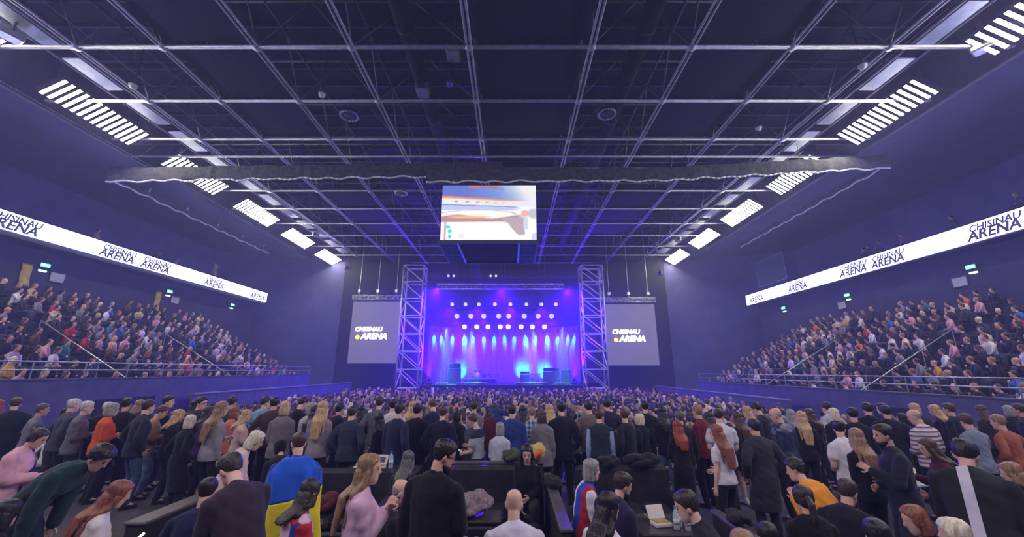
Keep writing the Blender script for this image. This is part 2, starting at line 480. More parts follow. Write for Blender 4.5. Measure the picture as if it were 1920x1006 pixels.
# ================================================================== hanging cube screen
YS = 21.3
c0 = ony(822, 452, YS); c1 = ony(1007, 345, YS)
sx0, sx1, sz0, sz1 = c0.x, c1.x, c0.z, c1.z
cube = empty('hanging_screen', ((sx0+sx1)/2, YS+2.2, sz0)); tag(cube, 'boxy video screen hanging from the roof showing a blurred blue and white picture', 'screen')
W2 = (sx1-sx0)/2; Hh = sz1-sz0; D2 = 2.2
MB().box(-W2+.1, W2-.1, -D2+.12, D2-.12, .15, Hh).build('body', M_BLACK, cube)
def screen_colours(nx, nz, w, h):
    """blurred picture: blue curved bonnet, warm rim, white glare, white plate with green mark"""
    X, Z = np.meshgrid(np.linspace(0, 1, nx), np.linspace(0, 1, nz))
    c = np.ones((nz, nx, 3))
    def mix(mask, col):
        m = np.clip(mask, 0, 1)[..., None]
        c[:] = c*(1-m) + np.array(col)*m
    sm = lambda a, e: np.clip(a/e+.5, 0, 1)
    glare = np.clip((X-.62)*3.2 + (Z-.75)*1.2, 0, 1)
    top = sm(Z - (.80 - .10*X), .02)
    mix(top*(1-glare*.95), (.16, .22, .72))
    mix(top*(1-glare)*np.clip((X-.25)*2, 0, 1)*.7, (.30, .50, .95))
    mix(sm(Z-.955, .02)*sm(X-.28, .02)*sm(.60-X, .02), (.75, .20, .22))
    mix(sm(.03-abs(Z-(.965-.25*(X-.5)))*1.5, .02)*sm(X-.40, .02)*sm(.66-X, .02)*.6, (.25, .25, .35))
    band = sm(Z-(.76-.08*X), .015)*sm((.805-.10*X)-Z, .015)
    mix(band*(1-glare), (.95, .60, .12)); mix(sm(Z-(.785-.09*X), .01)*sm((.81-.10*X)-Z, .01)*(1-glare), (.9, .25, .12))
    wb = sm(Z-(.655-.05*X), .012)*sm((.76-.08*X)-Z, .012)
    mix(wb, (.90, .92, 1.0))
    for k, xx in enumerate((.15, .27, .38, .48, .57, .65)):
        mix(sm(.016-abs(X-xx)*.9, .01)*sm(.016-abs(Z-(.715-.06*xx)), .012)*(1-.12*k), (.36, .40, .70))
    lb = sm(Z-(.545-.01*X), .015)*sm((.650-.06*X)-Z, .01)*sm(.80-X, .1)
    mix(lb, (.55, .62, .92)); mix(sm(.006-abs(Z-(.650-.06*X)), .006)*sm(.80-X, .06), (.10, .12, .25))
    el = 1-((X-.38)/.40)**2-((Z-.47)/.075)**2
    mix(sm(el, .12), (1, .97, .92)); mix(sm(.10-abs(el), .10)*.6*sm(Z-.47, .02), (.2, .2, .3))
    dk = sm(.43+.035*np.sin(X*9)-Z, .02)*sm(Z-(.325+.02*X), .03)*sm(.84-X, .05)
    mix(dk, (.50, .28, .30)); mix(sm(.02-abs(Z-.42), .03)*sm(X-.1, .1)*sm(.5-X, .1), (1.0, .55, .25))
    mix(sm(.5-(X+Z*.0), .6)*0, (0, 0, 0))
    tri = sm((X-.66)*1.25-(.36-Z)*.72, .02)*sm(.88-X, .02)*sm(Z-.10, .02)*sm(.42-Z, .03)*sm((.30-(X-.88)*-1.2)-(.36-Z)*.55, .05)
    mix(tri, (.52, .40, .44))
    plate = sm(Z-.02, .01)*sm((.325-.01*X)-Z, .012)*sm(X-.055, .01)*sm((.70+.3*(.33-Z))-X, .02)
    mix(plate, (1, 1, 1)); mix(sm(.010-abs(X-.045), .012)*sm(.33-Z, .02), (.70, .30, .34))
    mix(sm(.022-np.hypot(X-.095, (Z-.17)*.66), .01), (.05, .75, .62)); mix(sm(.016-abs(X-.095), .006)*sm(.035-abs(Z-.075), .01), (.05, .75, .62)); mix(sm(.028-np.hypot(X-.075, (Z-.23)*.66), .008)*sm(Z-.22, .01), (.05, .75, .62))
    mix(sm(.010-abs(np.hypot(X-.22, (Z-.09)*.66)-.02), .01)*.5, (.6, .5, .5))
    mix(sm(.04-np.hypot(X-.88, (Z-.485)*.66), .02), (.95, .45, .40)); mix(sm(.06-np.hypot(X-.97, (Z-.48)*.66), .03)*.8, (.45, .45, .55))
    mix(sm(X-.865, .01)*sm(.915-X, .01)*sm(Z-.20, .02)*sm(.42-Z, .02), (.66, .70, .82)); mix(sm(X-.95, .02)*sm(.14-Z, .04)*.8, (.6, .6, .66))
    return c
def pixel_plane(name, nx, nz, w, h, colf, m, parent, loc, rz=0.0):
    xs = np.linspace(-w/2, w/2, nx+1); zs = np.linspace(0, h, nz+1)
    Xg, Zg = np.meshgrid(xs, zs); vs_ = np.stack([Xg.ravel(), np.zeros(Xg.size), Zg.ravel()], 1)
    idx = (np.arange(nz)[:, None]*(nx+1) + np.arange(nx)[None]).ravel()
    fs_ = np.stack([idx, idx+1, idx+nx+2, idx+nx+1], 1)
    me = bpy.data.meshes.new(name); me.from_pydata(vs_.tolist(), [], fs_.tolist())
    c = colf(nx+1, nz+1, w, h).reshape(-1, 3)
    at = me.color_attributes.new('col', 'FLOAT_COLOR', 'POINT')
    at.data.foreach_set('color', np.concatenate([c, np.ones((len(c), 1))], 1).astype(np.float32).ravel())
    me.materials.append(m); me.update()
    return put(name, me, parent, loc, (0, 0, rz))
M_SCR = attr_mat('video_picture', 'col', .5, L_SCREEN)
pixel_plane('picture', 150, 90, 2*W2-.16, Hh-.10, screen_colours, M_SCR, cube, (0, -D2+.09, .06))
pixel_plane('picture', 60, 36, 2*D2-.3, Hh-.10, screen_colours, M_SCR, cube, (-W2+.07, 0, .06), -PI/2)
pixel_plane('picture', 60, 36, 2*D2-.3, Hh-.10, screen_colours, M_SCR, cube, (W2-.07, 0, .06), PI/2)
for s in (-1, 1):
    MB().box(s*W2-.06, s*W2+.06, -D2, D2, -.12, .06).build('lower_rim', M_STEEL_D, cube)
    MB().box(-W2, W2, s*D2-.06, s*D2+.06, -.12, .06).build('lower_rim', M_STEEL_D, cube)
    MB().box(s*W2*.62-.05, s*W2*.62+.05, -D2, D2, -.10, .04).build('inner_rim', M_ALU, cube)
    for k in range(14):
        y = -D2 + .3 + k*(2*D2-.6)/13
        MB().box(min(s*W2*.62, s*W2), max(s*W2*.62, s*W2), y-.05, y+.05, -.08, .02).build('slat', M_STEEL_D, cube)
    for s2 in (-1, 1):
        MB().bar((s*W2*.7, s2*D2*.6, Hh), (s*W2*.7, s2*D2*.6, 18.4-sz0), .03).build('hanger', M_STEEL_D, cube)
MB().box(-W2*.62, W2*.62, -D2+.1, D2-.1, .0, .06).build('bottom_panel', M_PANEL, cube)
# ================================================================== LED ribbons with the arena's name
def text_mesh(body, size, m, extrude=.01, shear=0.0):
    cu = bpy.data.curves.new('t', 'FONT'); cu.body = body; cu.size = size; cu.extrude = extrude; cu.align_x = 'CENTER'; cu.align_y = 'CENTER'; cu.shear = shear; cu.offset = size*.035; cu.resolution_u = 2
    o = bpy.data.objects.new('t', cu); COL.objects.link(o)
    dg = bpy.context.evaluated_depsgraph_get(); dg.update()
    me = bpy.data.meshes.new_from_object(o.evaluated_get(dg)); bpy.data.objects.remove(o)
    me.name = 'lettering'; me.materials.clear(); me.materials.append(m)
    return me
M_RIB = emit('led_ribbon', (.40, .42, 1.0), L_RIBBON)
M_RIBTXT = mat('ribbon_print', (.10, .09, .22), .6)
M_DOT = emit('orange_dot', (1.0, .42, .03), 2.0)
T1 = text_mesh('CHISINAU', .46, M_RIBTXT, .004, .25); T2 = text_mesh('ARENA', .66, M_RIBTXT, .004, .25)
RIB = {}
for s, X, ends, logos, lab in ((-1, -24.3, ((500, 545, 562), (0, 402, 438)), ((25, 424), (222, 478), (293, 498), (403, 530), (484, 551)), 'left'),
                          (1, 23.0, ((1400, 553, 570), (1920, 391, 432)), ((1420, 561), (1497, 537), (1602, 507), (1667, 488), (1868, 430)), 'right')):
    e0 = onx(ends[0][0], (ends[0][1]+ends[0][2])/2, X); e1 = onx(ends[1][0], (ends[1][1]+ends[1][2])/2, X)
    zc = (e0.z+e1.z)/2; hh = .5*((onx(*ends[0][:2], X).z - onx(ends[0][0], ends[0][2], X).z) + (onx(*ends[1][:2], X).z - onx(ends[1][0], ends[1][2], X).z))
    y1 = e0.y; y0 = -10.0
    o = empty('led_ribbon', (X, (y0+y1)/2, zc)); tag(o, 'long glowing white LED ribbon with arena lettering on the %s balcony front' % lab, 'display', 'balcony LED ribbons')
    L = y1-y0; n = int(L/2.4)
    pm = MB().box(-.05, .05, -L/n/2+.006, L/n/2-.006, -hh/2, hh/2).mesh('led_panel', M_RIB)
    for k in range(n): put('led_panel', pm, o, (0, -L/2 + (k+.5)*L/n, 0))
    MB().box(min(s*.06, s*.5), max(s*.06, s*.5), -L/2, L/2, -hh/2-.06, hh/2+.06).build('backing', M_BLACK, o)
    for (u, v) in logos:
        p = onx(u, v, X); rot = (PI/2, 0, PI/2 if s < 0 else -PI/2)
        yy = p.y - (y0+y1)/2
        put('lettering', T1, o, (-s*.056, yy, hh*.20), rot); put('lettering', T2, o, (-s*.056, yy + s*.12, -hh*.20), rot)
        MB().lathe([(.07, -.004), (.07, .004)], n=10, M=Matrix.Rotation(PI/2, 4, 'Y')).build('dot', M_DOT, o, (-s*.056, yy + s*(1.25), -hh*.26))
    for k in range(0, 14):       # same lettering on the part beside and behind the viewpoint
        pass
    RIB[s] = (zc, hh, y1)

# ================================================================== stage
STZ = 2.0
YST = 38.6
M_STAGE = mat('stage_deck', (.05, .05, .06), .35, 0, .3, 5)
M_CURT = mat('backdrop_cloth', (.20, .16, .80), .9, 0, .1, 3, .15, 20)  # blue of the stage wash is also put into the cloth colour
st = empty('stage', (-1.0, YST, 0)); tag(st, 'wide black concert stage with a bare front edge behind the crowd', 'stage')
dk = MB().box(-1.55, 1.55, -.0, 1.35, -.12, 0).mesh('deck_board', M_STAGE)
for i in range(5):
    for j in range(5):
        put('deck_board', dk, st, (-6.24 + 3.12*i, .02 + 1.37*j, STZ))
MB().box(-7.7, 7.7, .05, 6.9, 0.0, STZ-.13).build('skirt', M_BLACK, st)
# backdrop: gently curved curtain with vertical folds
cb = empty('backdrop_curtain', (-.9, 45.4, STZ)); tag(cb, 'pleated curtain at the back of the stage, blue wash partly put into its colour', 'curtain')
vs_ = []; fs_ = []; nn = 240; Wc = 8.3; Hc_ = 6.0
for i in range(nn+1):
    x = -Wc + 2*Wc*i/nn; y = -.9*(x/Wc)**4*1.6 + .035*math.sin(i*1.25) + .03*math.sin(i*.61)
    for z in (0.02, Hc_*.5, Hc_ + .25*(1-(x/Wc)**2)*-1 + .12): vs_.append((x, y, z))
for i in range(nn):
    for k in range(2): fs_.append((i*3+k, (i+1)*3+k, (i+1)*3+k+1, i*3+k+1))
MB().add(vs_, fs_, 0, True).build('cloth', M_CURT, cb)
pts = [(-Wc + 2*Wc*i/24, -.9*((-Wc + 2*Wc*i/24)/Wc)**4*1.6, Hc_ + .16 - .25*(1-((-Wc + 2*Wc*i/24)/Wc)**2)) for i in range(25)]
MB().path(pts, .05).build('track', M_STEEL_D, cb)
for s in (-1, 1): MB().bar((s*Wc, -1.45, 0), (s*Wc, -1.45, Hc_+.2), .06).build('pole', M_STEEL_D, cb)
# lighting battens
M_LENS = emit('lamp_lens', (.62, .64, .75), .7)
M_LENS2 = emit('lamp_lens_bright', (.95, .92, 1.0), 3.0)
def box_truss(name, a, b, sec, lab, m=M_ALU, group=None, bays=None):
    a, b = Vector(a), Vector(b); L = (b-a).length; d = (b-a).normalized(); up = Vector((0, 0, 1)); sd = d.cross(up) if abs(d.z) < .9 else Vector((1, 0, 0))
    if abs(d.z) > .9: up = Vector((0, 1, 0))
    o = empty(name, a); tag(o, lab, 'truss', group)
    c = [sd*(i*sec[0]/2) + up*(j*sec[1]/2) for i, j in ((-1, -1), (1, -1), (1, 1), (-1, 1))]
    for q in c: MB().bar(q, q + d*L, max(.03, min(sec)*.045), 8).build('chord', m, o)
    n = bays or max(2, int(L/max(sec)))
    for k in range(n+1):
        for q in range(4):
            MB().bar(c[q] + d*(L*k/n), c[(q+1) % 4] + d*(L*k/n), max(.02, min(sec)*.03)).build('brace', m, o)
            if k < n:
                p0, p1 = (c[q], c[(q+1) % 4]) if (k + q) % 2 == 0 else (c[(q+1) % 4], c[q])
                if name == 'tower_truss' and q in (0, 2): p0, p1 = (c[3], c[2]) if q == 2 else (c[0], c[1])
                MB().bar(p0 + d*(L*(k+1)/n), p1 + d*(L*k/n), max(.018, min(sec)*.026)).build('brace', m, o)
    return o
M_TOWER = mat('tower_aluminium', (.62, .62, .68), .4, .5, .15, 5)
tzt = ony(780, 496, 38).z
box_truss('tower_truss', (-9.86, 38.9, 0), (-9.86, 38.9, tzt), (2.0, 1.6), 'tall lattice tower standing left of the stage', M_TOWER, 'stage towers', 8)
box_truss('tower_truss', (7.99, 38.9, 0), (7.99, 38.9, tzt), (2.1, 1.6), 'tall lattice tower standing right of the stage', M_TOWER, 'stage towers', 8)
def batten(u0, u1, v, Y, sec, lab):
    a, b = ony(u0, v, Y), ony(u1, v, Y); b.z = a.z
    o = box_truss('lighting_truss', a, b, sec, lab, M_ALU if v < 560 else M_BLACK, 'stage lighting trusses')
    for f in (.15, .5, .85):
        p = (b-a)*f; MB().bar(p, p + Vector((0, 0, 18.58-a.z)), .02).build('chain', M_STEEL_D, o)
    return a, b
batten(820, 1057, 537, 39.5, (.5, .5), 'front lighting truss above the stage, highest of the three')
batten(834, 1057, 583, 42.0, (.4, .4), 'middle lighting truss above the stage')
batten(851, 1040, 603, 43.0, (.4, .4), 'rear lighting truss above the stage, lowest of the three')
def par(u, v, Y, r, lens, lab, grp, tilt=.35, up=.45):
    p = ony(u, v, Y)
    o = empty('stage_lamp', p); tag(o, lab, 'stage light', grp)
    R = Matrix.Rotation(PI/2+tilt, 4, 'X')
    MB().lathe([(r*.75, -r*1.5), (r, -r*.3), (r*1.06, 0.0), (r*1.06, .08)], n=14, M=R).build('can', M_BLACK, o)
    MB().lathe([(r*.95, .05), (r*.9, .10), (r*.4, .13)], n=14, M=R).build('lens', lens, o)
    MB().path([(-r*1.2, 0, 0), (-r*1.2, 0, up), (r*1.2, 0, up), (r*1.2, 0, 0)], .03).build('yoke', M_STEEL_D, o)
    return p
rows = [((848, 873, 898, 928, 957, 987, 1015, 1042), 570, 41.45, .22, 'upper'), ((857, 883, 907, 935, 954, 983, 1009, 1034), 592, 42.5, .30, 'middle'), ((871, 894, 915, 938, 953, 977, 998, 1021), 612, 43.4, .27, 'lower')]
for us, v, Y, r, lab in rows:
    for i, u in enumerate(us):
        par(u, v, Y, r, M_LENS2 if lab == 'lower' else M_LENS, 'round stage lamp in the %s lamp row, %s from the left' % (lab, ORD[i]), 'round stage lamps')
for i, u in enumerate((846, 925)):
    for k in (-5, 5): par(u+k, 517, 39.5, .14, M_LENS, 'small lamp of the %s pair on top of the front truss, %s one' % (('left', 'middle')[i], 'left' if k < 0 else 'right'), 'small truss lamps', .2, .3)
# stage wash: blue and violet lamps in the rows above
def spot(loc, target, col, energy, size, blend=.6, radius=.15, name='stage_wash_light'):
    l = bpy.data.lights.new(name, 'SPOT'); l.color = col; l.energy = energy; l.spot_size = size; l.spot_blend = blend; l.shadow_soft_size = radius
    o = bpy.data.objects.new(name, l); COL.objects.link(o); o.location = loc
    o.rotation_euler = (Vector(target) - Vector(loc)).to_track_quat('-Z', 'Y').to_euler()
    return o
BLUE, VIOLET, CYAN = (.040, .0, 1.0), (.045, .0, 1.0), (.0, 1.0, .55)
for i, u in enumerate((857, 907, 954, 1009, 1034)):
    p = ony(u, 594, 42.2) + Vector((0, -.5, -.25))
    spot(p, (p.x*1.15, 45.2, 3.6), BLUE if i % 2 else VIOLET, L_STAGE, 1.9, .8)
for i, u in enumerate((848, 898, 957, 1015)):
    p = ony(u, 572, 41.6) + Vector((0, -.5, -.25))
    spot(p, (p.x*1.2, 38.0, 1.5), VIOLET, L_STAGE*.8, 2.0, .9)
for x in (-7.5, -1, 5.5):     # lamps on the front truss aimed up and out over the hall
    p = ony(938, 541, 39.5); p.x = x
    spot(p + Vector((0, -.4, -.1)), (x*1.6, 30, 1.0), (.05, .002, 1.0), L_STAGE*1.2, 1.7, .9)
    spot(p + Vector((0, .4, -.1)), (x, 45, 8), BLUE, L_STAGE*.7, 2.2, .9)
# small lamps over the curtain: short cyan cones
SC = ((817, 600), (828, 612), (849, 612), (870, 612), (887, 616), (906, 617), (927, 618), (945, 617), (965, 622), (985, 617), (1005, 618), (1026, 617), (1046, 614), (1063, 613), (1075, 606))
for i, (u, v) in enumerate(SC):
    x = ony(u, 630, 44.9).x
    xx = x + .9; yb = 45.4 - 1.44*(xx/Wc)**4
    z = ony(u, 622, yb).z + .15
    o = empty('curtain_lamp', (x, yb - .30, z)); tag(o, 'small lamp hung over the blue curtain, %s from the left' % ORD[i], 'stage light', 'curtain lamps')
    MB().lathe([(.10, .12), (.13, -.05), (.12, -.14)], n=10).build('can', M_BLACK, o)
    MB().bar((0, 0, .1), (0, .22, STZ + 6.05 - z), .025).build('arm', M_STEEL_D, o)
    big = u in (870, 985, 1026)
    l = spot((x, yb - .30, z - .17), (x + (.05 if i % 2 else -.05), yb - .02, z - .95), CYAN, L_SCALLOP*(.8 if big else .5), .62 if big else .50, .7, .05, 'curtain_spot')
for (x, e) in ((onz(862, 700, 2.0).x, 1), ):
    pass
for u, v in ((861, 683), (980, 680), (1022, 688)):    # brighter cyan pools low on the cloth, from floor lamps
    p = ony(u, v, 45.0)
    o = empty('floor_uplight', (p.x, 44.0, STZ)); tag(o, 'low floor lamp throwing a cyan pool on the curtain, %s' % {861: 'left one', 980: 'middle one', 1022: 'right one'}[u], 'stage light', 'cyan floor lamps')
    MB().bbox(-.16, .16, -.1, .1, 0, .16, .03).build('housing', M_BLACK, o)
    MB().lathe([(.08, 0), (.08, .03)], n=10, M=Matrix.Translation((0, .08, .12)) @ Matrix.Rotation(-.7, 4, 'X')).build('lens', M_LENS, o)
    spot((p.x, 44.05, STZ+.3), (p.x, 45.3, STZ+1.15), (.0, .9, .85), L_SCALLOP*.6, 1.15, .9, .06, 'pool_spot')

# ---- side screens
M_SIDE = mat('projection_screen', (.20, .19, .24), .8, 0, .05, 2)
M_SIDE.node_tree.nodes['Principled BSDF'].inputs['Emission Color'].default_value = (.30, .25, .52, 1)
M_SIDE.node_tree.nodes['Principled BSDF'].inputs['Emission Strength'].default_value = .22
M_LOGO = emit('logo_white', (1, .97, 1), 4.0)
T3 = text_mesh('CHISINAU', .62, M_LOGO, .01, .2); T4 = text_mesh('ARENA', .82, M_LOGO, .01, .2)
for (u0, u1, v0, v1, lu, lv, lab) in ((651, 748, 565, 681, 691, 617, 'left'), (1134, 1238, 570, 685, 1173, 622, 'right')):
    a = ony(u0, v1, 40.8); b = ony(u1, v0, 40.8)
    if lab == 'right': a, b = ony(1140, v1, 40.8), ony(1237, v0, 40.8); b.x = ony(1237, v1, 40.8).x
    else: b.x = ony(743, v1, 40.8).x
    x0, x1 = a.x, b.x; w = x1-x0; h = b.z - a.z
    o = empty('projection_screen', ((x0+x1)/2, 40.8, a.z)); tag(o, 'tall grey screen with glowing arena logo hanging %s of the stage' % lab, 'screen', 'side screens')
    MB().box(-w/2, w/2, -.03, .03, 0, h).build('sheet', M_SIDE, o)
    MB().bar((-w/2, 0, 0), (w/2, 0, 0), .06).build('bottom_bar', M_STEEL_D, o)
    lp = ony(lu, lv, 40.8); lx = lp.x - (x0+x1)/2; lz = lp.z - a.z
    put('lettering', T3, o, (lx, -.05, lz), (PI/2, 0, 0)); put('lettering', T4, o, (lx + .62, -.05, lz - .72), (PI/2, 0, 0))
    MB().lathe([(.2, -.02), (.2, .02)], n=14, M=Matrix.Rotation(PI/2, 4, 'X')).build('dot', emit('logo_orange', (1.0, .45, .04), 4), o, (lx - 1.05, -.05, lz - .80))
    for f in (-.42, -.14, .14, .42): MB().bar((f*w, 0, h-.02), (f*w, 0, h+.205), .03).build('strap', M_RUB, o)
    ta, tb = Vector((x0-.1, 40.8, b.z+.45)), Vector((x1+.1, 40.8, b.z+.45))
    t = box_truss('screen_truss', ta, tb, (.42, .42), 'short pale truss carrying the %s side screen' % lab, M_ALU, 'screen trusses')
    for f in (.12, .5, .88):
        p = (tb-ta)*f
        MB().bar(p, p + Vector((0, 0, 18.58-ta.z)), .022).build('chain', M_ALU, t)
        MB().bbox(-.16, .16, -.12, .12, .5, .85, .04, M=Matrix.Translation(p)).build('hoist', M_ALU, t)

# ---- band gear on the stage
M_GEAR = mat('gear_black', (.02, .02, .025), .5, 0, .3, 8)
M_DRUM = mat('drum_shell', (.10, .08, .14), .3, .1)
M_CYM = mat('cymbal', (.45, .38, .20), .3, .8)
M_SKINH = mat('drum_head', (.6, .6, .62), .6)
def on_stage(u, Y): return Vector((ony(u, 712, Y).x, Y, STZ))
def amp(u, Y, w, h, lab):
    p = on_stage(u, Y); o = empty('amplifier', p); tag(o, lab, 'amplifier', 'stage amplifiers')
    MB().bbox(-w/2, w/2, -.28, .28, 0, h*.76, .04).build('cabinet', M_GEAR, o)
    MB().box(-w/2+.05, w/2-.05, -.295, -.27, .05, h*.72).build('grille', M_STEEL_D, o)
    MB().bbox(-w/2+.05, w/2-.05, -.22, .22, h*.77, h, .03).build('head_unit', M_GEAR, o)
    MB().bar((-.2, 0, h), (.2, 0, h), .02).build('handle', M_RUB, o)
amp(852, 41.3, 1.25, 2.0, 'tall dark amplifier stack left of the drum riser')
amp(984, 42.0, 1.0, 1.2, 'low dark amplifier right of the middle of the stage')
amp(1034, 41.5, 1.7, 1.55, 'wide dark amplifier stack on the right side of the stage')
amp(1062, 41.0, 1.0, 1.35, 'dark speaker stack at the right end of the stage')
def riser(u0, u1, Y, d, h, lab):
    a, b = on_stage(u0, Y), on_stage(u1, Y); o = empty('stage_riser', ((a.x+b.x)/2, Y, STZ)); tag(o, lab, 'riser', 'stage risers')
    w = (b.x-a.x)/2
    MB().box(-w, w, 0, d, h-.06, h).build('top', mat('riser_top', (.30, .34, .34), .3), o)
    MB().box(-w+.05, w-.05, .05, d-.05, 0, h-.07).build('skirt', M_BLACK, o)
riser(856, 912, 39.2, 1.6, .14, 'low riser left of the stage middle catching green light')
riser(966, 1028, 39.2, 1.6, .14, 'low riser right of the stage middle catching green light')
riser(818, 838, 39.2, 1.2, .12, 'small low riser at the left end of the stage')
riser(1042, 1068, 39.2, 1.2, .12, 'small low riser at the right end of the stage')
riser(870, 930, 42.2, 2.2, .5, 'raised drum platform at the back of the stage')
d_ = on_stage(895, 43.2); d_.z += .5
o = empty('drum_kit', d_); tag(o, 'drum kit with cymbals on the raised platform', 'drum kit')
RX = Matrix.Rotation(PI/2, 4, 'X')
MB().lathe([(.3, -.22), (.3, .22)], n=16, M=Matrix.Translation((0, 0, .32)) @ RX).build('bass_drum', M_DRUM, o)
MB().lathe([(.28, .0), (.28, .02)], n=16, M=Matrix.Translation((0, -.22, .32)) @ RX).build('drum_head', M_SKINH, o)
for (x, y, z, r, h) in ((-.25, 0, .72, .16, .22), (.25, 0, .72, .16, .22), (.75, .2, .32, .24, .45), (-.7, .25, .5, .19, .16)):
    dd = MB().lathe([(r, -h/2), (r, h/2)], (x, y, z), 14).build('drum', M_DRUM, o); MB().lathe([(r*.98, h/2+.003), (r*.98, h/2+.012)], (x, y, z), 14).build('drum_head', M_SKINH, dd)
    MB().bar((x, y, 0), (x, y, z-h/2), .02).build('leg', M_ALU, o)
for (x, y, z) in ((-.95, .1, 1.1), (.9, 0, 1.2), (-.35, .3, 1.3)):
    MB().lathe([(.02, .05), (.24, .0), (.25, -.005)], (x, y, z), 14).build('cymbal', M_CYM, o); MB().bar((x, y, 0), (x, y, z), .015).build('stand', M_ALU, o)
def keyboard(u, Y, lab):
    o = empty('keyboard', on_stage(u, Y) + Vector((0, 0, .03)), .1); tag(o, lab, 'keyboard', 'stage keyboards')
    MB().bbox(-.65, .65, -.17, .17, .88, .98, .02).build('body', M_GEAR, o)
    for k in range(18): MB().box(-.6+.066*k, -.54+.066*k, -.16, 0, .98, .995).build('key', M_SKINH, o)
    for s in (-1, 1): MB().bar((s*.5, -.15, 0), (-s*.5, .1, .88), .025).build('stand_leg', M_STEEL_D, o)
keyboard(925, 41.5, 'keyboard on a crossed stand near the middle of the stage')
keyboard(1005, 41.4, 'keyboard on a crossed stand right of the stage middle')
def mic(u, Y, lab):
    o = empty('microphone_stand', on_stage(u, Y)); tag(o, lab, 'microphone stand', 'microphone stands')
    MB().lathe([(.15, 0), (.15, .02), (.03, .04)], n=12).build('base', M_GEAR, o)
    MB().bar((0, 0, .03), (0, 0, 1.35), .015).build('pole', M_ALU, o)
    MB().bar((0, 0, 1.35), (.0, -.3, 1.55), .012).build('boom', M_ALU, o)
    MB().lathe([(.02, -.16), (.022, -.03), (.035, .0), (.03, .05)], (0, -.33, 1.58), 10).build('microphone', M_GEAR, o)
for u, lab in ((826, 'microphone stand at the left end of the stage'), (878, 'microphone stand beside the tall amplifier'), (940, 'microphone stand in the middle of the stage'), (993, 'microphone stand right of the stage middle'), (1050, 'microphone stand near the right end of the stage')):
    mic(u, 40.95, lab)
def guitar(u, Y, lab):
    o = empty('guitar', on_stage(u, Y) + Vector((0, 0, .02))); tag(o, lab, 'guitar', 'guitars on stands')
    M_ = Matrix.Translation((0, 0, .35)) @ Matrix.Rotation(.25, 4, 'X') @ RX
    MB().lathe([(.2, -.03), (.2, .03)], n=14, M=M_).lathe([(.15, -.03), (.15, .03)], (0, 0, 0), 14, M=Matrix.Translation((0, .05, .60)) @ Matrix.Rotation(.25, 4, 'X') @ RX).build('body', M_DRUM, o)
    MB().box(-.03, .03, -.0, .03, .6, 1.35, M=Matrix.Rotation(-.1, 4, 'X')).build('neck', M_GEAR, o)
    for s in (-1, 1): MB().bar((s*.2, -.1, 0), (0, .15, .6), .015).build('stand_leg', M_ALU, o)
guitar(837, 40.6, 'guitar on a stand at the left of the stage'); guitar(1047, 40.8, 'guitar on a stand at the right of the stage')
for u in (837, 884, 1000, 1054): # green light falling on the deck from the curtain lamps' row
    p = ony(u, 612, 43.0); spot(p, (ony(u, 712, 39.6).x, 39.4, STZ), (.05, 1.0, .55), L_SCALLOP*4.0, .35, .6, .08, 'deck_spot')

spot(ony(938, 541, 39.5) + Vector((-2.0, -.5, .2)), (-3.2, 17.0, 15.2), (.10, .02, 1.0), L_STAGE*1.2, .22, .7, .1, 'roof_beam_light')

# floor lamps added to turn the haze above the stage blue
for k, (x, y) in enumerate(((-8.0, 39.4), (-4.2, 44.6), (2.2, 44.6), (6.0, 39.4))):
    o = empty('added_uplight', (x, y, STZ)); tag(o, 'added moving-head lamp on the stage floor turning the haze above blue, %s from the left' % ORD[k], 'stage light', 'added floor lamps')
    MB().bbox(-.2, .2, -.18, .18, 0, .14, .03).build('base', M_BLACK, o)
    MB().path([(-.2, 0, .12), (-.2, 0, .42), (-.14, 0, .42)], .03).path([(.2, 0, .12), (.2, 0, .42), (.14, 0, .42)], .03).build('yoke', M_BLACK, o)
    MB().lathe([(.08, .22), (.14, .3), (.15, .55)], n=12).build('head', M_BLACK, o)
    spot((x, y, STZ+.66), (x*1.25, y - 2.5, 14.0), (.06, .0, 1.0), L_STAGE*1.6, 1.35, .9, .12, 'added_up_beam')
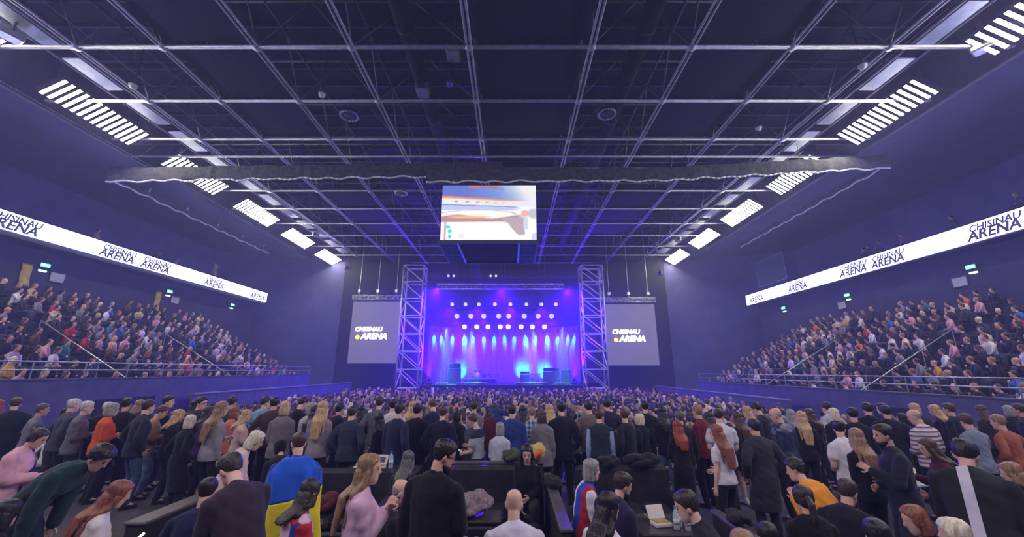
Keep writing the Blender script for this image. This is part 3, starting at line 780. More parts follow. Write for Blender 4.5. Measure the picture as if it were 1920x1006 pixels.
# ================================================================== seating stands at both sides
NROW = 11
STAND = {-1: dict(x0=-16.2, dx=.80, z0=1.95, dz=.43, y0=5.0, y1=31.5, lab='left', par=2.95), 1: dict(x0=14.7, dx=.80, z0=1.55, dz=.43, y0=5.0, y1=31.0, lab='right', par=2.45)}
M_SEAT = mat('seat_plastic', (.03, .03, .05), .45)
M_PAR = mat('parapet_paint', (.10, .095, .15), .7, 0, .2, 2, .05, 30)
M_RAIL = mat('rail_steel', (.35, .36, .42), .35, .7, .1, 5)
for s, q in STAND.items():
    o = empty('seating_stand', (q['x0'], (q['y0']+q['y1'])/2, 0)); tag(o, 'stepped dark seating stand filled with spectators along the %s wall' % q['lab'], 'stand', 'side seating stands')
    L = (q['y1']-q['y0'])/2
    for r in range(NROW):
        z = q['z0'] + r*q['dz']; a = s*(r*q['dx']); b = s*((r+1)*q['dx'] + (abs(XL if s < 0 else XR) - abs(q['x0']) - NROW*q['dx'] - .03 if r == NROW-1 else 0))
        # rows shorten towards the top rear corner
        MB().box(min(a, b), max(a, b), -L, L - max(0, (NROW-1-r))*0.0, 0, z).build('tier', M_CONC, o)
    # front parapet wall with cap
    MB().box(min(-s*.35, -s*.55), max(-s*.35, -s*.55), -L, L, 0, q['par']).build('parapet', M_PAR, o)
    MB().box(min(-s*.30, -s*.60), max(-s*.30, -s*.60), -L, L, q['par'], q['par']+.05).build('cap', M_STEEL_D, o)
    # guard rail on the parapet
    g = empty('guard_rail', (q['x0'] - s*.45, (q['y0']+q['y1'])/2, q['par']+.05)); tag(g, 'thin steel guard rail on the front wall of the %s stand' % q['lab'], 'railing', 'stand guard rails')
    for h in (.28, .55): MB().bar((0, -L, h), (0, L, h), .022, 6).build('rail', M_RAIL, g)
    pm = MB().bar((0, 0, 0), (0, 0, .55), .02).mesh('post', M_RAIL)
    n = int(2*L/1.6)
    for k in range(n+1): put('post', pm, g, (0, -L + 2*L*k/n, 0))
    # dasher board in front, catching the stage light on its top edge
bz = {1: onx(1400, 740, 13.2).z, -1: onx(500, 727, -14.8).z}
for s, x, y0, y1, lab in ((1, 13.2, 19.6, 37.5, 'right'), (-1, -14.8, 19.0, 37.5, 'left')):
    o = empty('barrier', (x, 0, 0)); tag(o, 'long dark hoarding along the %s edge of the standing floor' % lab, 'barrier', 'floor hoardings')
    n = 12
    pm = MB().box(-.05, .05, -(y1-y0)/n/2+.01, (y1-y0)/n/2-.01, 0, bz[s]-.06).mesh('board', M_PAR)
    for k in range(n): put('board', pm, o, (0, y0 + (k+.5)*(y1-y0)/n, 0))
    MB().box(-.12, .12, y0, y1, bz[s]-.06, bz[s]).build('cap', M_RAIL, o)
# stair side-rails climbing the stands
for s, q in STAND.items():
    for i, y in enumerate((11.0, 17.5, 24.0)):
        g = empty('stair_rail', (q['x0'], y, q['z0'])); tag(g, 'steel handrail climbing the %s stand, %s from the stage end' % (q['lab'], ('third', 'second', 'first')[i]), 'railing', 'stand stair rails')
        a = Vector((s*.2, 0, .9)); b = Vector((s*4.8, 0, .9 + 6*q['dz']))
        MB().bar(a, b, .022).build('rail', M_RAIL, g)
        for f in (0, .33, .66, 1): p = a.lerp(b, f); MB().bar(p, p - Vector((0, 0, .9)), .018).build('post', M_RAIL, g)
# doorways: flat black slabs on the parapets, their inner dark put into colour
struct('door_1', MB().box(14.10, 14.16, 14.6, 16.2, .0, 1.95), M_BLACK)
struct('door_2', MB().box(-15.66, -15.60, 15.5, 18.0, .0, 2.2), M_BLACK)
# control-room window above the right ribbon
wa, wb = onx(1405, 545, 23.6), onx(1482, 460, 23.6)
w1 = struct('window_1', MB().path([(23.4, 32.5, 10.9), (23.4, 36.4, 10.9), (23.4, 36.4, 13.2), (23.4, 32.5, 13.2), (23.4, 32.5, 10.9)], .035), M_GALV)
MB().box(23.44, 23.5, 32.5, 36.4, 10.9, 13.2).build('pane', glassy('booth_glass', (.06, .07, .14), .6, .85), w1)
# exit signs, door notices, banners on the bowl walls
M_EXIT = emit('exit_green', (.10, .9, .45), 3.0)
M_EXITW = emit('exit_white', (.75, .95, .85), 1.2)
M_NOTICE = mat('notice_white', (.50, .50, .62), .7, 0, .1, 6)
M_YEL = mat('banner_yellow', (.62, .45, .10), .8, 0, .15, 4, .2, 20)
for k, (u, v, s, lab) in enumerate(((78, 497, -1, 'left wall nearest the camera'), (313, 546, -1, 'left wall beside the yellow banner'), (432, 571, -1, 'left wall under the ribbon end'), (1827, 500, 1, 'right wall nearest the camera'), (1593, 553, 1, 'right wall, middle one'), (1473, 577, 1, 'right wall under the ribbon end'))):
    X = XL + .05 if s < 0 else XR - .05
    p = onx(u, v, X)
    o = empty('exit_sign', (X - s*.14, p.y, p.z)); tag(o, 'green lit exit sign on the ' + lab, 'sign', 'exit signs')
    MB().bbox(-.06, .06, -.24, .24, -.11, .11, .02).build('housing', M_STEEL_D, o)
    MB().box(-s*.08-.01, -s*.08+.01, -.21, .21, -.09, .09).build('face', M_EXIT, o)
    MB().box(-s*.095-.004, -s*.095+.004, -.16, -.02, -.04, .04).build('running_figure', M_EXITW, o)
    MB().bbox(-.05, .05, -.18, .18, -.36, -.26, .02).build('lower_lamp', M_EXITW, o)
    MB().bar((0, .16, -.3), (0, .16, .1), .012).build('link', M_STEEL_D, o)
    MB().box(min(0, s*.2), max(0, s*.2), -.03, .03, -.02, .02).build('bracket', M_STEEL_D, o)
for (u, v, s, lab) in ((107, 520, -1, 'left wall near the first exit sign'), (328, 562, -1, 'left wall near the second exit sign'), (1800, 528, 1, 'right wall near the first exit sign'), (1579, 572, 1, 'right wall near the second exit sign')):
    X = XL + .02 if s < 0 else XR - .02
    p = onx(u, v, X); o = empty('notice_board', p); tag(o, 'pale square notice on the ' + lab, 'sign', 'wall notices')
    MB().box(-.02, .02, -.36, .36, -.25, .25).build('sheet', M_NOTICE, o)
    MB().path([(-s*.03, -.37, -.26), (-s*.03, .37, -.26), (-s*.03, .37, .26), (-s*.03, -.37, .26), (-s*.03, -.37, -.26)], .02).build('frame', M_STEEL_D, o)
for (u, v, h, X, lab) in ((293, 567, 1.6, XL+.06, 'yellow hanging banner under the left ribbon'), (403, 505, 1.0, -25.9, 'small yellow flag above the left ribbon'), (45, 515, 1.2, XL+.06, 'dull ochre banner by the first left exit sign')):
    p = onx(u, v, X); o = empty('banner', p); tag(o, lab, 'banner')
    vs_ = []; fs_ = []
    for i in range(7):
        for j in range(2): vs_.append((.03*math.sin(i*1.4), -.22 + .44*j + .10*i/6, h/2 - h*i/6))
    for i in range(6): fs_.append((i*2, i*2+1, i*2+3, i*2+2))
    b = MB().add(vs_, fs_, 0, True).build('cloth', M_YEL, o); md = b.modifiers.new('t', 'SOLIDIFY'); md.thickness = .02
    MB().bar((0, -.3, h/2), (0, .3, h/2), .02).build('rod', M_STEEL_D, o)
    if X < -25.5: MB().bar((0, 0, -2.0), (0, 0, h/2), .02).build('pole', M_STEEL_D, o)
# ================================================================== people
def Rx(a): return Matrix.Rotation(a, 3, 'X')
def Ry(a): return Matrix.Rotation(a, 3, 'Y')
def Rz(a): return Matrix.Rotation(a, 3, 'Z')
V = Vector
class Loft:
    """closed tapered tubes and ellipsoids, later fused by voxel remesh"""
    def __init__(s): s.v = []; s.f = []
    def rings(s, st, n=14):
        """st: list of (centre, xaxis, yaxis, rx, ry)"""
        o = len(s.v); m = len(st)
        for c, ax, ay, rx, ry in st:
            for k in range(n):
                q = 2*PI*k/n
                s.v.append(tuple(c + ax*(rx*math.cos(q)) + ay*(ry*math.sin(q))))
        for i in range(m-1):
            for k in range(n):
                a, b = o+i*n+k, o+i*n+(k+1) % n
                s.f.append((a, b, b+n, a+n))
        s.f.append(tuple(range(o+n-1, o-1, -1))); s.f.append(tuple(range(o+(m-1)*n, o+m*n)))
    def tube(s, pts, rad, n=10, flat=1.0, side=None):
        st = []; m = len(pts)
        for i, p in enumerate(pts):
            d = (pts[min(i+1, m-1)] - pts[max(i-1, 0)]).normalized()
            t = side if side is not None else (V((0, 1, 0)) if abs(d.y) < .8 else V((0, 0, 1)))
            x = d.cross(t)
            x = x.normalized() if x.length > 1e-4 else V((1, 0, 0))
            y = d.cross(x)
            st.append((p, x, y, rad[i], rad[i]*flat, d))
        a, b = st[0], st[-1]
        full = [(a[0]-a[5]*rad[0]*.7, a[1], a[2], rad[0]*.6, rad[0]*.6*flat)] + [q[:5] for q in st] + [(b[0]+b[5]*rad[-1]*.7, b[1], b[2], rad[-1]*.6, rad[-1]*.6*flat)]
        s.rings(full, n)
    def ell(s, c, R, rx, ry, rz, n=12, m=7):
        st = []
        for i in range(m):
            q = -PI/2 + PI*(i+.5)/m
            st.append((c + R @ V((0, 0, rz*math.sin(q)*1.03)), R @ V((1, 0, 0)), R @ V((0, 1, 0)), rx*math.cos(q), ry*math.cos(q)))
        s.rings(st, n)

_tmp_obj = None
def fuse(lo, voxel, smooth=4, wrinkle=0.0, seed=0):
    """voxel-remesh a Loft into one continuous smooth surface -> (verts ndarray, faces ndarray)"""
    global _tmp_obj
    me = bpy.data.meshes.new('tmp'); me.from_pydata(lo.v, [], lo.f)
    if _tmp_obj is None:
        _tmp_obj = bpy.data.objects.new('tmp', me)
        _tmp_scene = bpy.data.scenes.new('workshop'); _tmp_scene.collection.objects.link(_tmp_obj); _tmp_obj['_s'] = 1
        r = _tmp_obj.modifiers.new('r', 'REMESH'); r.mode = 'VOXEL'
        _tmp_obj.modifiers.new('s', 'SMOOTH')
    _tmp_obj.data = me
    _tmp_obj.modifiers['r'].voxel_size = voxel
    _tmp_obj.modifiers['s'].iterations = smooth; _tmp_obj.modifiers['s'].factor = .5
    vl_ = bpy.data.scenes['workshop'].view_layers[0]; vl_.update(); dg = vl_.depsgraph
    ev = _tmp_obj.evaluated_get(dg); em = ev.to_mesh()
    nv = len(em.vertices)
    co = np.empty(nv*3, np.float32); em.vertices.foreach_get('co', co); co = co.reshape(-1, 3)
    nl = len(em.loops); li = np.empty(nl, np.int32); em.loops.foreach_get('vertex_index', li)
    npoly = len(em.polygons); ls = np.empty(npoly, np.int32); em.polygons.foreach_get('loop_start', ls)
    if wrinkle:
        no = np.empty(nv*3, np.float32); em.vertices.foreach_get('normal', no); no = no.reshape(-1, 3)
        x, y, z = co[:, 0], co[:, 1], co[:, 2]; s = seed*1.7
        w = (np.sin(23*z+9*x+s)*np.sin(17*x-11*z+2*s) + .7*np.sin(41*z-27*y+s*3)*np.sin(19*y+31*x) + .5*np.sin(60*z+33*x-21*y+s))
        co = co + no*(w*wrinkle)[:, None].astype(np.float32)
    ev.to_mesh_clear()
    return co, li, ls
def raw_mesh(name, co, li, ls, mats, extra=None):
    """mesh from arrays; extra = list of (verts, faces, material index) joined on"""
    if extra:
        vv = [co]; lis = [li]; lss = [ls]; mi = [np.zeros(len(ls), np.int32)]
        off = len(co); lo_ = len(li)
        for ev, ef, m in extra:
            vv.append(np.array(ev, np.float32))
            for f in ef:
                lis.append(np.array(f, np.int32)+off); lss.append(np.array([lo_], np.int32)); lo_ += len(f)
            mi.append(np.full(len(ef), m, np.int32)); off += len(ev)
        co = np.concatenate(vv); li = np.concatenate(lis); ls = np.concatenate(lss); mi = np.concatenate(mi)
    me = bpy.data.meshes.new(name)
    me.vertices.add(len(co)); me.vertices.foreach_set('co', np.ascontiguousarray(co, np.float32).ravel())
    me.loops.add(len(li)); me.loops.foreach_set('vertex_index', li)
    me.polygons.add(len(ls)); me.polygons.foreach_set('loop_start', ls)
    for m in mats: me.materials.append(m)
    if extra: me.polygons.foreach_set('material_index', mi)
    me.polygons.foreach_set('use_smooth', np.ones(len(ls), bool))
    me.update(calc_edges=True); me.validate()
    return me

def ik(a, t, l1, l2, pole):
    d = t - a; L = max(min(d.length, (l1+l2)*.995), abs(l1-l2)*1.05+.02)
    n = d.normalized()
    ca = (l1*l1 + L*L - l2*l2)/(2*l1*L); ca = max(-1, min(1, ca))
    p = pole - n*pole.dot(n)
    p = p.normalized() if p.length > 1e-4 else V((0, -1, 0))
    mid = a + n*(l1*ca) + p*(l1*math.sqrt(max(0, 1-ca*ca)))
    return mid, a + n*L

HANDS = {  # offsets from the shoulder in the torso frame; x outward from the body
 'down': (.035, .05, -.535), 'pocket': (.06, .06, -.45), 'phone': (-.10, .31, -.20), 'phone_low': (-.10, .27, -.33),
 'fold': (-.17, .20, -.24), 'clasp': (-.12, .21, -.34), 'head': (-.12, .02, .20), 'cup': (-.02, .29, -.13),
 'lap': (-.08, .30, -.42), 'chin': (-.13, .20, .00), 'up': (.02, .22, .42), 'hip': (.03, -.02, -.43), 'out': (.02, .46, -.20),
 'reach': (-.02, .40, -.42), 'back': (-.10, -.12, -.46), 'rest': (.10, .38, -.38), 'pray': (-.17, .24, -.10), 'side': (.28, .25, -.20),
}
def skeleton(S):
    g = S.get
    sit = g('sit', False); fem = g('fem', False)
    lean = math.radians(g('lean', 3 if not sit else 6)); side = math.radians(g('side', 0)); tw = math.radians(g('twist', 0))
    K = {}
    pz = g('pelvis', .54 if sit else .965)
    hipx = .085
    P = V((0, g('hip_y', -lean*.12 if not sit else 0), pz))
    rl = Rz(tw*.3) @ Rx(-lean*.55) @ Ry(side*.4); rm = Rz(tw*.6) @ Rx(-lean*.95) @ Ry(side*.8); ru = Rz(tw) @ Rx(-lean*1.15) @ Ry(side)
    p1 = P + rl @ V((0, 0, .15)); p2 = p1 + rm @ V((0, .008, .18)); p3 = p2 + ru @ V((0, -.012, .165)); p4 = p3 + ru @ V((0, .012, .048))
    K.update(P=P, p1=p1, p2=p2, p3=p3, p4=p4, rl=rl, rm=rm, ru=ru)
    hy, hp, ht = (math.radians(a) for a in g('head', (0, 5, 0)))
    rh = Rz(hy+tw) @ Rx(-hp) @ Ry(ht)
    K['rh'] = rh
    K['hc'] = p4 + ru @ V((0, .012, .030)) + rh @ V((0, .018, .112))
    sw = (.168 if fem else .198)*(1 + (g('wide', 1.0)-1)*.8)
    K['sw'] = sw
    for sgn, key in ((1, 'r'), (-1, 'l')):
        sh = p3 + ru @ V((sgn*sw*.95, -.005, -.052 + g('shrug', 0)))
        h = g(key+'h', 'lap' if sit else 'down')
        off = HANDS[h] if isinstance(h, str) else h
        tgt = sh + ru @ V((sgn*off[0], off[1], off[2]))
        pole = {'down': V((sgn*.25, -1, 0)), 'head': V((sgn*1.0, .2, .25)), 'up': V((sgn, .3, -.2)), 'hip': V((sgn, -.6, 0)), 'back': V((sgn*.8, -.8, 0))}.get(h if isinstance(h, str) else '', V((sgn*.55, -.5, -.75)))
        el, wr = ik(sh, tgt, .29, .255, ru @ pole)
        K['sh'+key] = sh; K['el'+key] = el; K['wr'+key] = wr
        hip = P + rl @ V((sgn*hipx, 0, -.03))
        if sit:
            kn_t = V((sgn*(hipx + g('spread', .05)), P.y + .42, pz - .02))
            kn = hip + (kn_t - hip).normalized()*.43
            an = V((kn.x, kn.y + g('foot', .02), max(.09, kn.z - .41)))
        else:
            st = g('stance', .03); fw = g('fwd', 0.0)*sgn
            an = V((sgn*(hipx + st), fw + g('feet_y', 0), .09))
            kn, an = ik(hip, an, .44, .42, V((sgn*.15, 1, 0)))
        K['hip'+key] = hip; K['kn'+key] = kn; K['an'+key] = an
    return K

def torso_rings(K, fem, d, low=-.11, wide=1.0, hi=True, belly=0.0):
    """elliptical sections pelvis -> neck base, grown by d"""
    P, p1, p2, p3, p4 = K['P'], K['p1'], K['p2'], K['p3'], K['p4']; rl, rm, ru = K['rl'], K['rm'], K['ru']
    X, Y = V((1, 0, 0)), V((0, 1, 0))
    hw, ww, cw = (.168, .128, .148) if fem else (.155, .145, .168)
    hw *= wide; ww *= wide; cw *= wide
    st = []
    if low is not None:
        st.append((P + rl @ V((0, 0, low)), rl @ X, rl @ Y, .176*wide + d, .116*wide + d))
    st += [(P + rl @ V((0, -.005, 0)), rl @ X, rl @ Y, max(hw, .166*wide) + d, .118*wide + d + belly*.4),
           (p1 + rl @ V((0, belly*.5, -.02)), rl @ X, rl @ Y, ww + d, .098*wide + d + belly),
           (p2 + rm @ V((0, (.022 if fem else .006)+belly*.25, -.02)), rm @ X, rm @ Y, cw + d, (.128 if fem else .118)*wide + d),
           (p2 + ru @ V((0, .0, .08)), ru @ X, ru @ Y, cw*1.0 + d, .108*wide + d)]
    if hi:
        sw = K['sw']
        st += [(p3 + ru @ V((0, -.004, -.035)), ru @ X, ru @ Y, sw*.90 + d*.8, .085 + d*.8),
               (p3 + ru @ V((0, -.004, .005)), ru @ X, ru @ Y, sw*.66 + d*.6, .072 + d*.6),
               (p3 + ru @ V((0, 0, .04)), ru @ X, ru @ Y, .078 + d*.5, .064 + d*.5)]
    return st

HEAD = [(-.120, .050, .020, .022), (-.104, .043, .038, .042), (-.075, .030, .052, .062), (-.035, .013, .064, .081), (.01, .003, .0715, .093),
        (.05, -.002, .0755, .098), (.085, -.006, .069, .090), (.110, -.009, .050, .066), (.124, -.010, .022, .028)]
def head_rings(K, d=0.0, zlo=-1, dy=0.0, sc=1.0):
    c, r = K['hc'], K['rh']; X, Y = r @ V((1, 0, 0)), r @ V((0, 1, 0))
    return [(c + r @ V((0, y + dy, z*(1 + d*6))), X, Y, (rx + d)*sc, (ry + d)*sc) for z, y, rx, ry in HEAD if z >= zlo]

def small_ell(c, R, rx, ry, rz, n=8, m=5):
    lo = Loft(); lo.ell(c, R, rx, ry, rz, n, m); return lo.v, lo.f
def hand_parts(K, key, curl, lo, extra, body_fingers=True):
    sgn = 1 if key == 'r' else -1
    wr, el = K['wr'+key], K['el'+key]
    d = (wr - el).normalized()
    # palm normal: facing the body's mid-line / downwards
    t = K['ru'] @ V((-sgn*.9, .25, -.1)); pn = t - d*t.dot(d); pn.normalize()
    w = d.cross(pn)*sgn   # across the palm, towards the thumb side or away
    fwd = K['ru'] @ V((0, 1, .35))
    if w.dot(fwd) < 0: w = -w
    pc = wr + d*.05
    R = Matrix((w, pn, d)).transposed()
    lo.ell(pc, R, .040, .017, .056, 10, 6)
    if not body_fingers: return pc
    lens = (.070, .078, .073, .058)
    for i, L in enumerate(lens):
        off = (.029 - .0195*i)
        a = wr + d*.088 + w*off
        c1 = curl*.8
        d1 = (d*math.cos(c1*.6) + pn*math.sin(c1*.6)); d2 = (d*math.cos(c1*1.6) + pn*math.sin(c1*1.6)); d3 = (d*math.cos(c1*2.3) + pn*math.sin(c1*2.3))
        fl = Loft(); b = a + d1*L*.45; c = b + d2*L*.33; e = c + d3*L*.25
        fl.tube([a - d*.012, b, c, e], [.0098, .0092, .0085, .0072], 6, side=w)
        extra.append((fl.v, fl.f, 0))
    a = wr + d*.03 + w*.034
    b = a + (d*.6 + w*.8 + pn*.25).normalized()*.036; c = b + (d*.9 + w*.25 + pn*.35).normalized()*.030
    fl = Loft(); fl.tube([a - w*.01, b, c], [.0125, .0105, .008], 6, side=pn)
    extra.append((fl.v, fl.f, 0))
    return pc

def figure_meshes(S, mats, vox=.0135):
    """S: pose and dress; mats: dict skin/hair/top/bottom/shoe -> dict of part meshes (built for 1.75 m)"""
    K = skeleton(S); g = S.get; fem = g('fem', False); sit = g('sit', False); wide = g('wide', 1.0)
    X, Y, Z = V((1, 0, 0)), V((0, 1, 0)), V((0, 0, 1)); seed = g('seed', 1)
    parts = {}; rh = K['rh']; hc = K['hc']
    # ---- body: one continuous surface
    lo = Loft(); extra = []
    lo.rings(torso_rings(K, fem, -.012, -.10, wide))
    lo.rings(head_rings(K))
    lo.tube([K['p3'] + K['ru'] @ V((0, -.01, -.02)), K['p4'], hc + rh @ V((0, -.022, -.055))], [.062, .054, .054] if not fem else [.052, .046, .046], 12)
    lo.tube([hc + rh @ V((0, .089, .022)), hc + rh @ V((0, .103, -.004)), hc + rh @ V((0, .107, -.020))], [.007, .010, .0135], 6)
    for s in (1, -1):
        lo.ell(hc + rh @ V((s*.076, -.010, -.006)), rh @ Ry(s*.2), .011, .020, .032, 8, 5)
    ar = .90 if fem else 1.0
    for sgn, key in ((1, 'r'), (-1, 'l')):
        lo.tube([K['p4'] + K['ru'] @ V((sgn*.03, -.012, -.03)), K['sh'+key] + K['ru'] @ V((-sgn*.045, -.004, .010))], [.046, .044], 10)
    for key, s in (('r', 1), ('l', -1)):
        sh, el, wr = K['sh'+key], K['el'+key], K['wr'+key]
        lo.tube([sh, sh.lerp(el, .5), el], [.048*ar, .048*ar, .041*ar], 10)
        lo.tube([el, el.lerp(wr, .3), wr, wr + (wr-el).normalized()*.02], [.041*ar, .043*ar, .029*ar, .028*ar], 10)
        hand_parts(K, key, g('curl', .5), lo, extra)
        hip, kn, an = K['hip'+key], K['kn'+key], K['an'+key]
        lo.tube([hip, hip.lerp(kn, .45), kn], [.078, .072, .053], 10)
        lo.tube([kn, kn.lerp(an, .3), an], [.054, .058, .038], 10)
        lo.tube([an, an + V((s*.01, .10, -.045))], [.036, .03], 8)
    if g('face', True):
        for s in (1, -1):
            extra.append((*small_ell(hc + rh @ V((s*.031, .0815, .014)), rh, .015, .009, .0065), 1))
            extra.append((*small_ell(hc + rh @ V((s*.033, .083, .034)), rh @ Ry(s*.12), .020, .007, .0042), 2))
        extra.append((*small_ell(hc + rh @ V((0, .0855, -.056)), rh, .022, .008, .0075), 3))
        if g('beard'):
            bl = Loft(); 
            bl.rings([(hc + rh @ V((0, y+.004, z-.004)), rh @ X, rh @ Y, rx+.006, ry+.006) for z, y, rx, ry in HEAD[:3]] + [(hc + rh @ V((0, .018, -.052)), rh @ X, rh @ Y, .058, .066)], 14)
            extra.append((bl.v, bl.f, 2))
            extra.append((*small_ell(hc + rh @ V((0, .092, -.040)), rh, .026, .008, .006), 2))
        if g('glasses'):
            gl = MB()
            for s in (1, -1):
                pts = [hc + rh @ V((s*.034 + .024*math.cos(q), .094, .013 + .018*math.sin(q))) for q in np.linspace(0, 2*PI, 11)]
                gl.path(pts, .0028, 5)
                gl.bar(hc + rh @ V((s*.058, .092, .018)), hc + rh @ V((s*.078, 0, .010)), .003, 5)
            extra.append((gl.v, gl.f, 1))
    co, li, ls = fuse(lo, vox*.88, 2)
    parts['body'] = raw_mesh('body', co, li, ls, [mats['skin'], mats['eye'], mats['brow'], mats['lip']], extra)
    # ---- top garment
    d = g('loose', .016); hem = g('hem', -.13 if not sit else -.07); slv = g('sleeve', 1.0)
    lo = Loft()
    st = torso_rings(K, fem, d, hem if hem > -.25 else -.14, wide, True, g('belly', .0))
    if hem <= -.25:     # coat or dress: continue down over the thighs
        if sit:
            pass
        else:
            mid = (K['knr'] + K['knl'])/2; fl = g('flare', 1.1)
            for k in (1.0, .55):
                c = K['P'] + V((0, (mid.y - K['P'].y)*abs(hem*k)/.46, hem*k))
                st.insert(0, None)
            st = [s_ for s_ in st if s_ is not None]
            c2 = K['P'] + V((0, (mid.y - K['P'].y)*min(1.2, abs(hem)/.46)*.8, hem)); c1 = K['P'].lerp(c2, .55)
            st = [(c2, X, Y, .178*wide*fl + d, .128*wide*fl + d), (c1, X, Y, .182*wide*(1+fl)/2 + d, .130*wide*(1+fl)/2 + d)] + st
    if g('lowneck'): st = st[:-1]
    lo.rings(st)
    for key in 'rl':
        sh, el, wr = K['sh'+key], K['el'+key], K['wr'+key]; b = d*.85
        if slv <= 0:
            lo.ell(sh, K['ru'], .05, .055, .055); continue
        if slv < .6:
            e = sh.lerp(el, slv/.55*.75)
            lo.tube([sh, sh.lerp(e, .5), e], [.046*ar + b, .052*ar + b, .054*ar + b], 10)
        else:
            lo.tube([sh, sh.lerp(el, .5), el], [.046*ar + b, .050*ar + b, .046*ar + b], 10)
            e = el.lerp(wr, .97)
            lo.tube([el, el.lerp(e, .4), e], [.047*ar + b, .046*ar + b, .034*ar + b], 10)
    for sgn, key in (() if g('lowneck') else ((1, 'r'), (-1, 'l'))):     # slope from the neck to the shoulder
        lo.tube([K['p4'] + K['ru'] @ V((sgn*.035, -.012, -.035)), K['sh'+key] + K['ru'] @ V((-sgn*.045, -.004, .012))], [.052 + d*.5, .050 + d*.5], 10)
    if g('collar', True):
        c = K['p4'] + K['ru'] @ V((0, -.004, -.024)); rr = .062 if fem else .069
        if g('hood'):
            c = c + K['ru'] @ V((0, -.05, -.01))
            lo.ell(c, K['ru'] @ Rx(.5), .105, .06, .07)
        lo.tube([c + K['ru'] @ V((0, 0, -.025)), c + K['ru'] @ V((0, .004, .022))], [rr + .006, rr - .002], 14)
    if g('hood_up'):
        lo.rings([(hc + rh @ V((0, y - .012, z*1.07)), rh @ X, rh @ Y, rx + .022, ry + .016) for z, y, rx, ry in HEAD if z > -.09])
    co, li, ls = fuse(lo, vox*1.12, 3, g('wrinkle', .0032), seed)
    parts['top'] = raw_mesh('top', co, li, ls, [mats['top']])
    # ---- trousers or skirt
    bt = g('bottom', 'trousers')
    if bt == 'trousers':
        lo = Loft(); dl = g('leg_loose', .012)
        P, rl = K['P'], K['rl']
        hw = .170 if fem else .160
        lo.rings([(P + rl @ V((0, -.004, -.12)), rl @ X, rl @ Y, hw*.9*wide, .108*wide), (P + rl @ V((0, -.008, -.03)), rl @ X, rl @ Y, hw*wide + .006, .122*wide), (P + rl @ V((0, 0, .10)), rl @ X, rl @ Y, (.132 if fem else .148)*wide + .004, .105*wide)])
        for key in 'rl':
            hip, kn, an = K['hip'+key], K['kn'+key], K['an'+key]
            lo.tube([hip, hip.lerp(kn, .45), kn], [.084 + dl*.4, .078 + dl, .060 + dl], 10)
            lo.tube([kn, kn.lerp(an, .35), an + (kn-an).normalized()*.02], [.062 + dl, .061 + dl, .050 + dl], 10)
        co, li, ls = fuse(lo, vox*1.2, 3, .003, seed+3)
        parts['trousers'] = raw_mesh('trousers', co, li, ls, [mats['bottom']])
    elif bt == 'skirt':
        lo = Loft(); P = K['P']; L = g('skirt_len', .40)
        if not sit:
            c = P + V((0, .01, -L))
            lo.rings([(c, X, Y, .188, .140), (P.lerp(c, .5), X, Y, .192, .142), (P, X, Y, .180, .130), (P + V((0, 0, .10)), X, Y, .138, .105)])
            co, li, ls = fuse(lo, vox*1.2, 3, .003, seed+3)
            parts['skirt'] = raw_mesh('skirt', co, li, ls, [mats['bottom']])
    # ---- shoes
    for key, s in (('r', 1), ('l', -1)):
        an = K['an'+key]; lo = Loft(); R = Rz(-s*.15)
        f = [(-.075, .038, .034, .040), (-.03, .040, .040, .045), (.04, .034, .046, .036), (.11, .026, .046, .028), (.165, .020, .034, .020)]
        base = V((an.x, an.y, an.z - .085))
        lo.rings([(base + R @ V((0, y, z)), R @ X, Z, rx, rz) for y, z, rx, rz in f], 10)
        lo.tube([base + V((0, -.03, .04)), an + V((0, 0, .02))], [.042, .046], 8)
        if g('boots'):
            kn = K['kn'+key]; lo.tube([an, an.lerp(kn, .8)], [.050, .066], 8)
        me = MB(); me.add(lo.v, lo.f, 0, True)
        parts['shoe_'+key] = me.mesh('shoe', mats['shoe'])
    # ---- hair: a cap grown from the skull with a clean hairline, plus falls, bun or tail
    hs = g('hair', 'short')
    if hs != 'bald' and not g('hood_up'):
        hx, hy = rh @ X, rh @ Y
        hcn = np.array(hc, np.float32); rhn = np.array(rh, np.float32)
        lo = Loft(); lo.rings(head_rings(K), 16)
        co, li, ls = fuse(lo, vox*.88, 2)
        loc = (co - hcn) @ rhn
        x, y, z = loc[:, 0], loc[:, 1], loc[:, 2]
        thick = {'buzz': .007, 'fringe': .008, 'short': .014, 'quiff': .015, 'curly': .024}.get(hs, .016)
        line = np.where(y > 0, .012 + .064*np.clip(y/.09, 0, 1.1), .012 + 1.05*y)
        line = line - .030*np.clip(1 - np.abs(y - .012)/.022, 0, 1)*(np.abs(x) > .045)
        if hs in ('long', 'mid', 'verylong', 'bob', 'pony', 'bun'): line = line + .014*np.cos(np.clip(x/.05, -1.5, 1.5))*(y > .05) - .02*np.clip(-y/.05, 0, 1)
        t = np.clip((z - line)/.013, 0, 1); t = t*t*(3 - 2*t)
        if hs == 'fringe': t = t*np.clip((.055 - z)/.02, 0, 1)*np.clip((.02 - y)/.02, 0, 1)
        n = loc - np.stack([np.zeros_like(x), np.full_like(x, -.005), np.clip(z, -.03, .035)], 1)
        n /= np.linalg.norm(n, axis=1)[:, None] + 1e-6
        ang = np.arctan2(x, y + .01)
        amp = {'buzz': .0008, 'fringe': .001, 'short': .0022, 'curly': .0}.get(hs, .0022)
        gro = np.sin(ang*38 + np.sin(z*26 + seed)*1.4) + .6*np.sin(ang*67 + seed)
        if hs == 'curly': gro = np.sin(x*150 + seed)*np.sin(y*140)*np.sin(z*160 + 1); amp = .007
        top_ = np.clip((z - .06)/.05, 0, 1)
        add_ = thick*(1 + (.45 if hs in ('short', 'quiff') else .1)*top_) + gro*amp
        if hs == 'quiff': add_ = add_ + .022*np.clip((y - .02)/.05, 0, 1)*top_
        loc = loc + n*(add_*t - .009*(1 - t))[:, None]
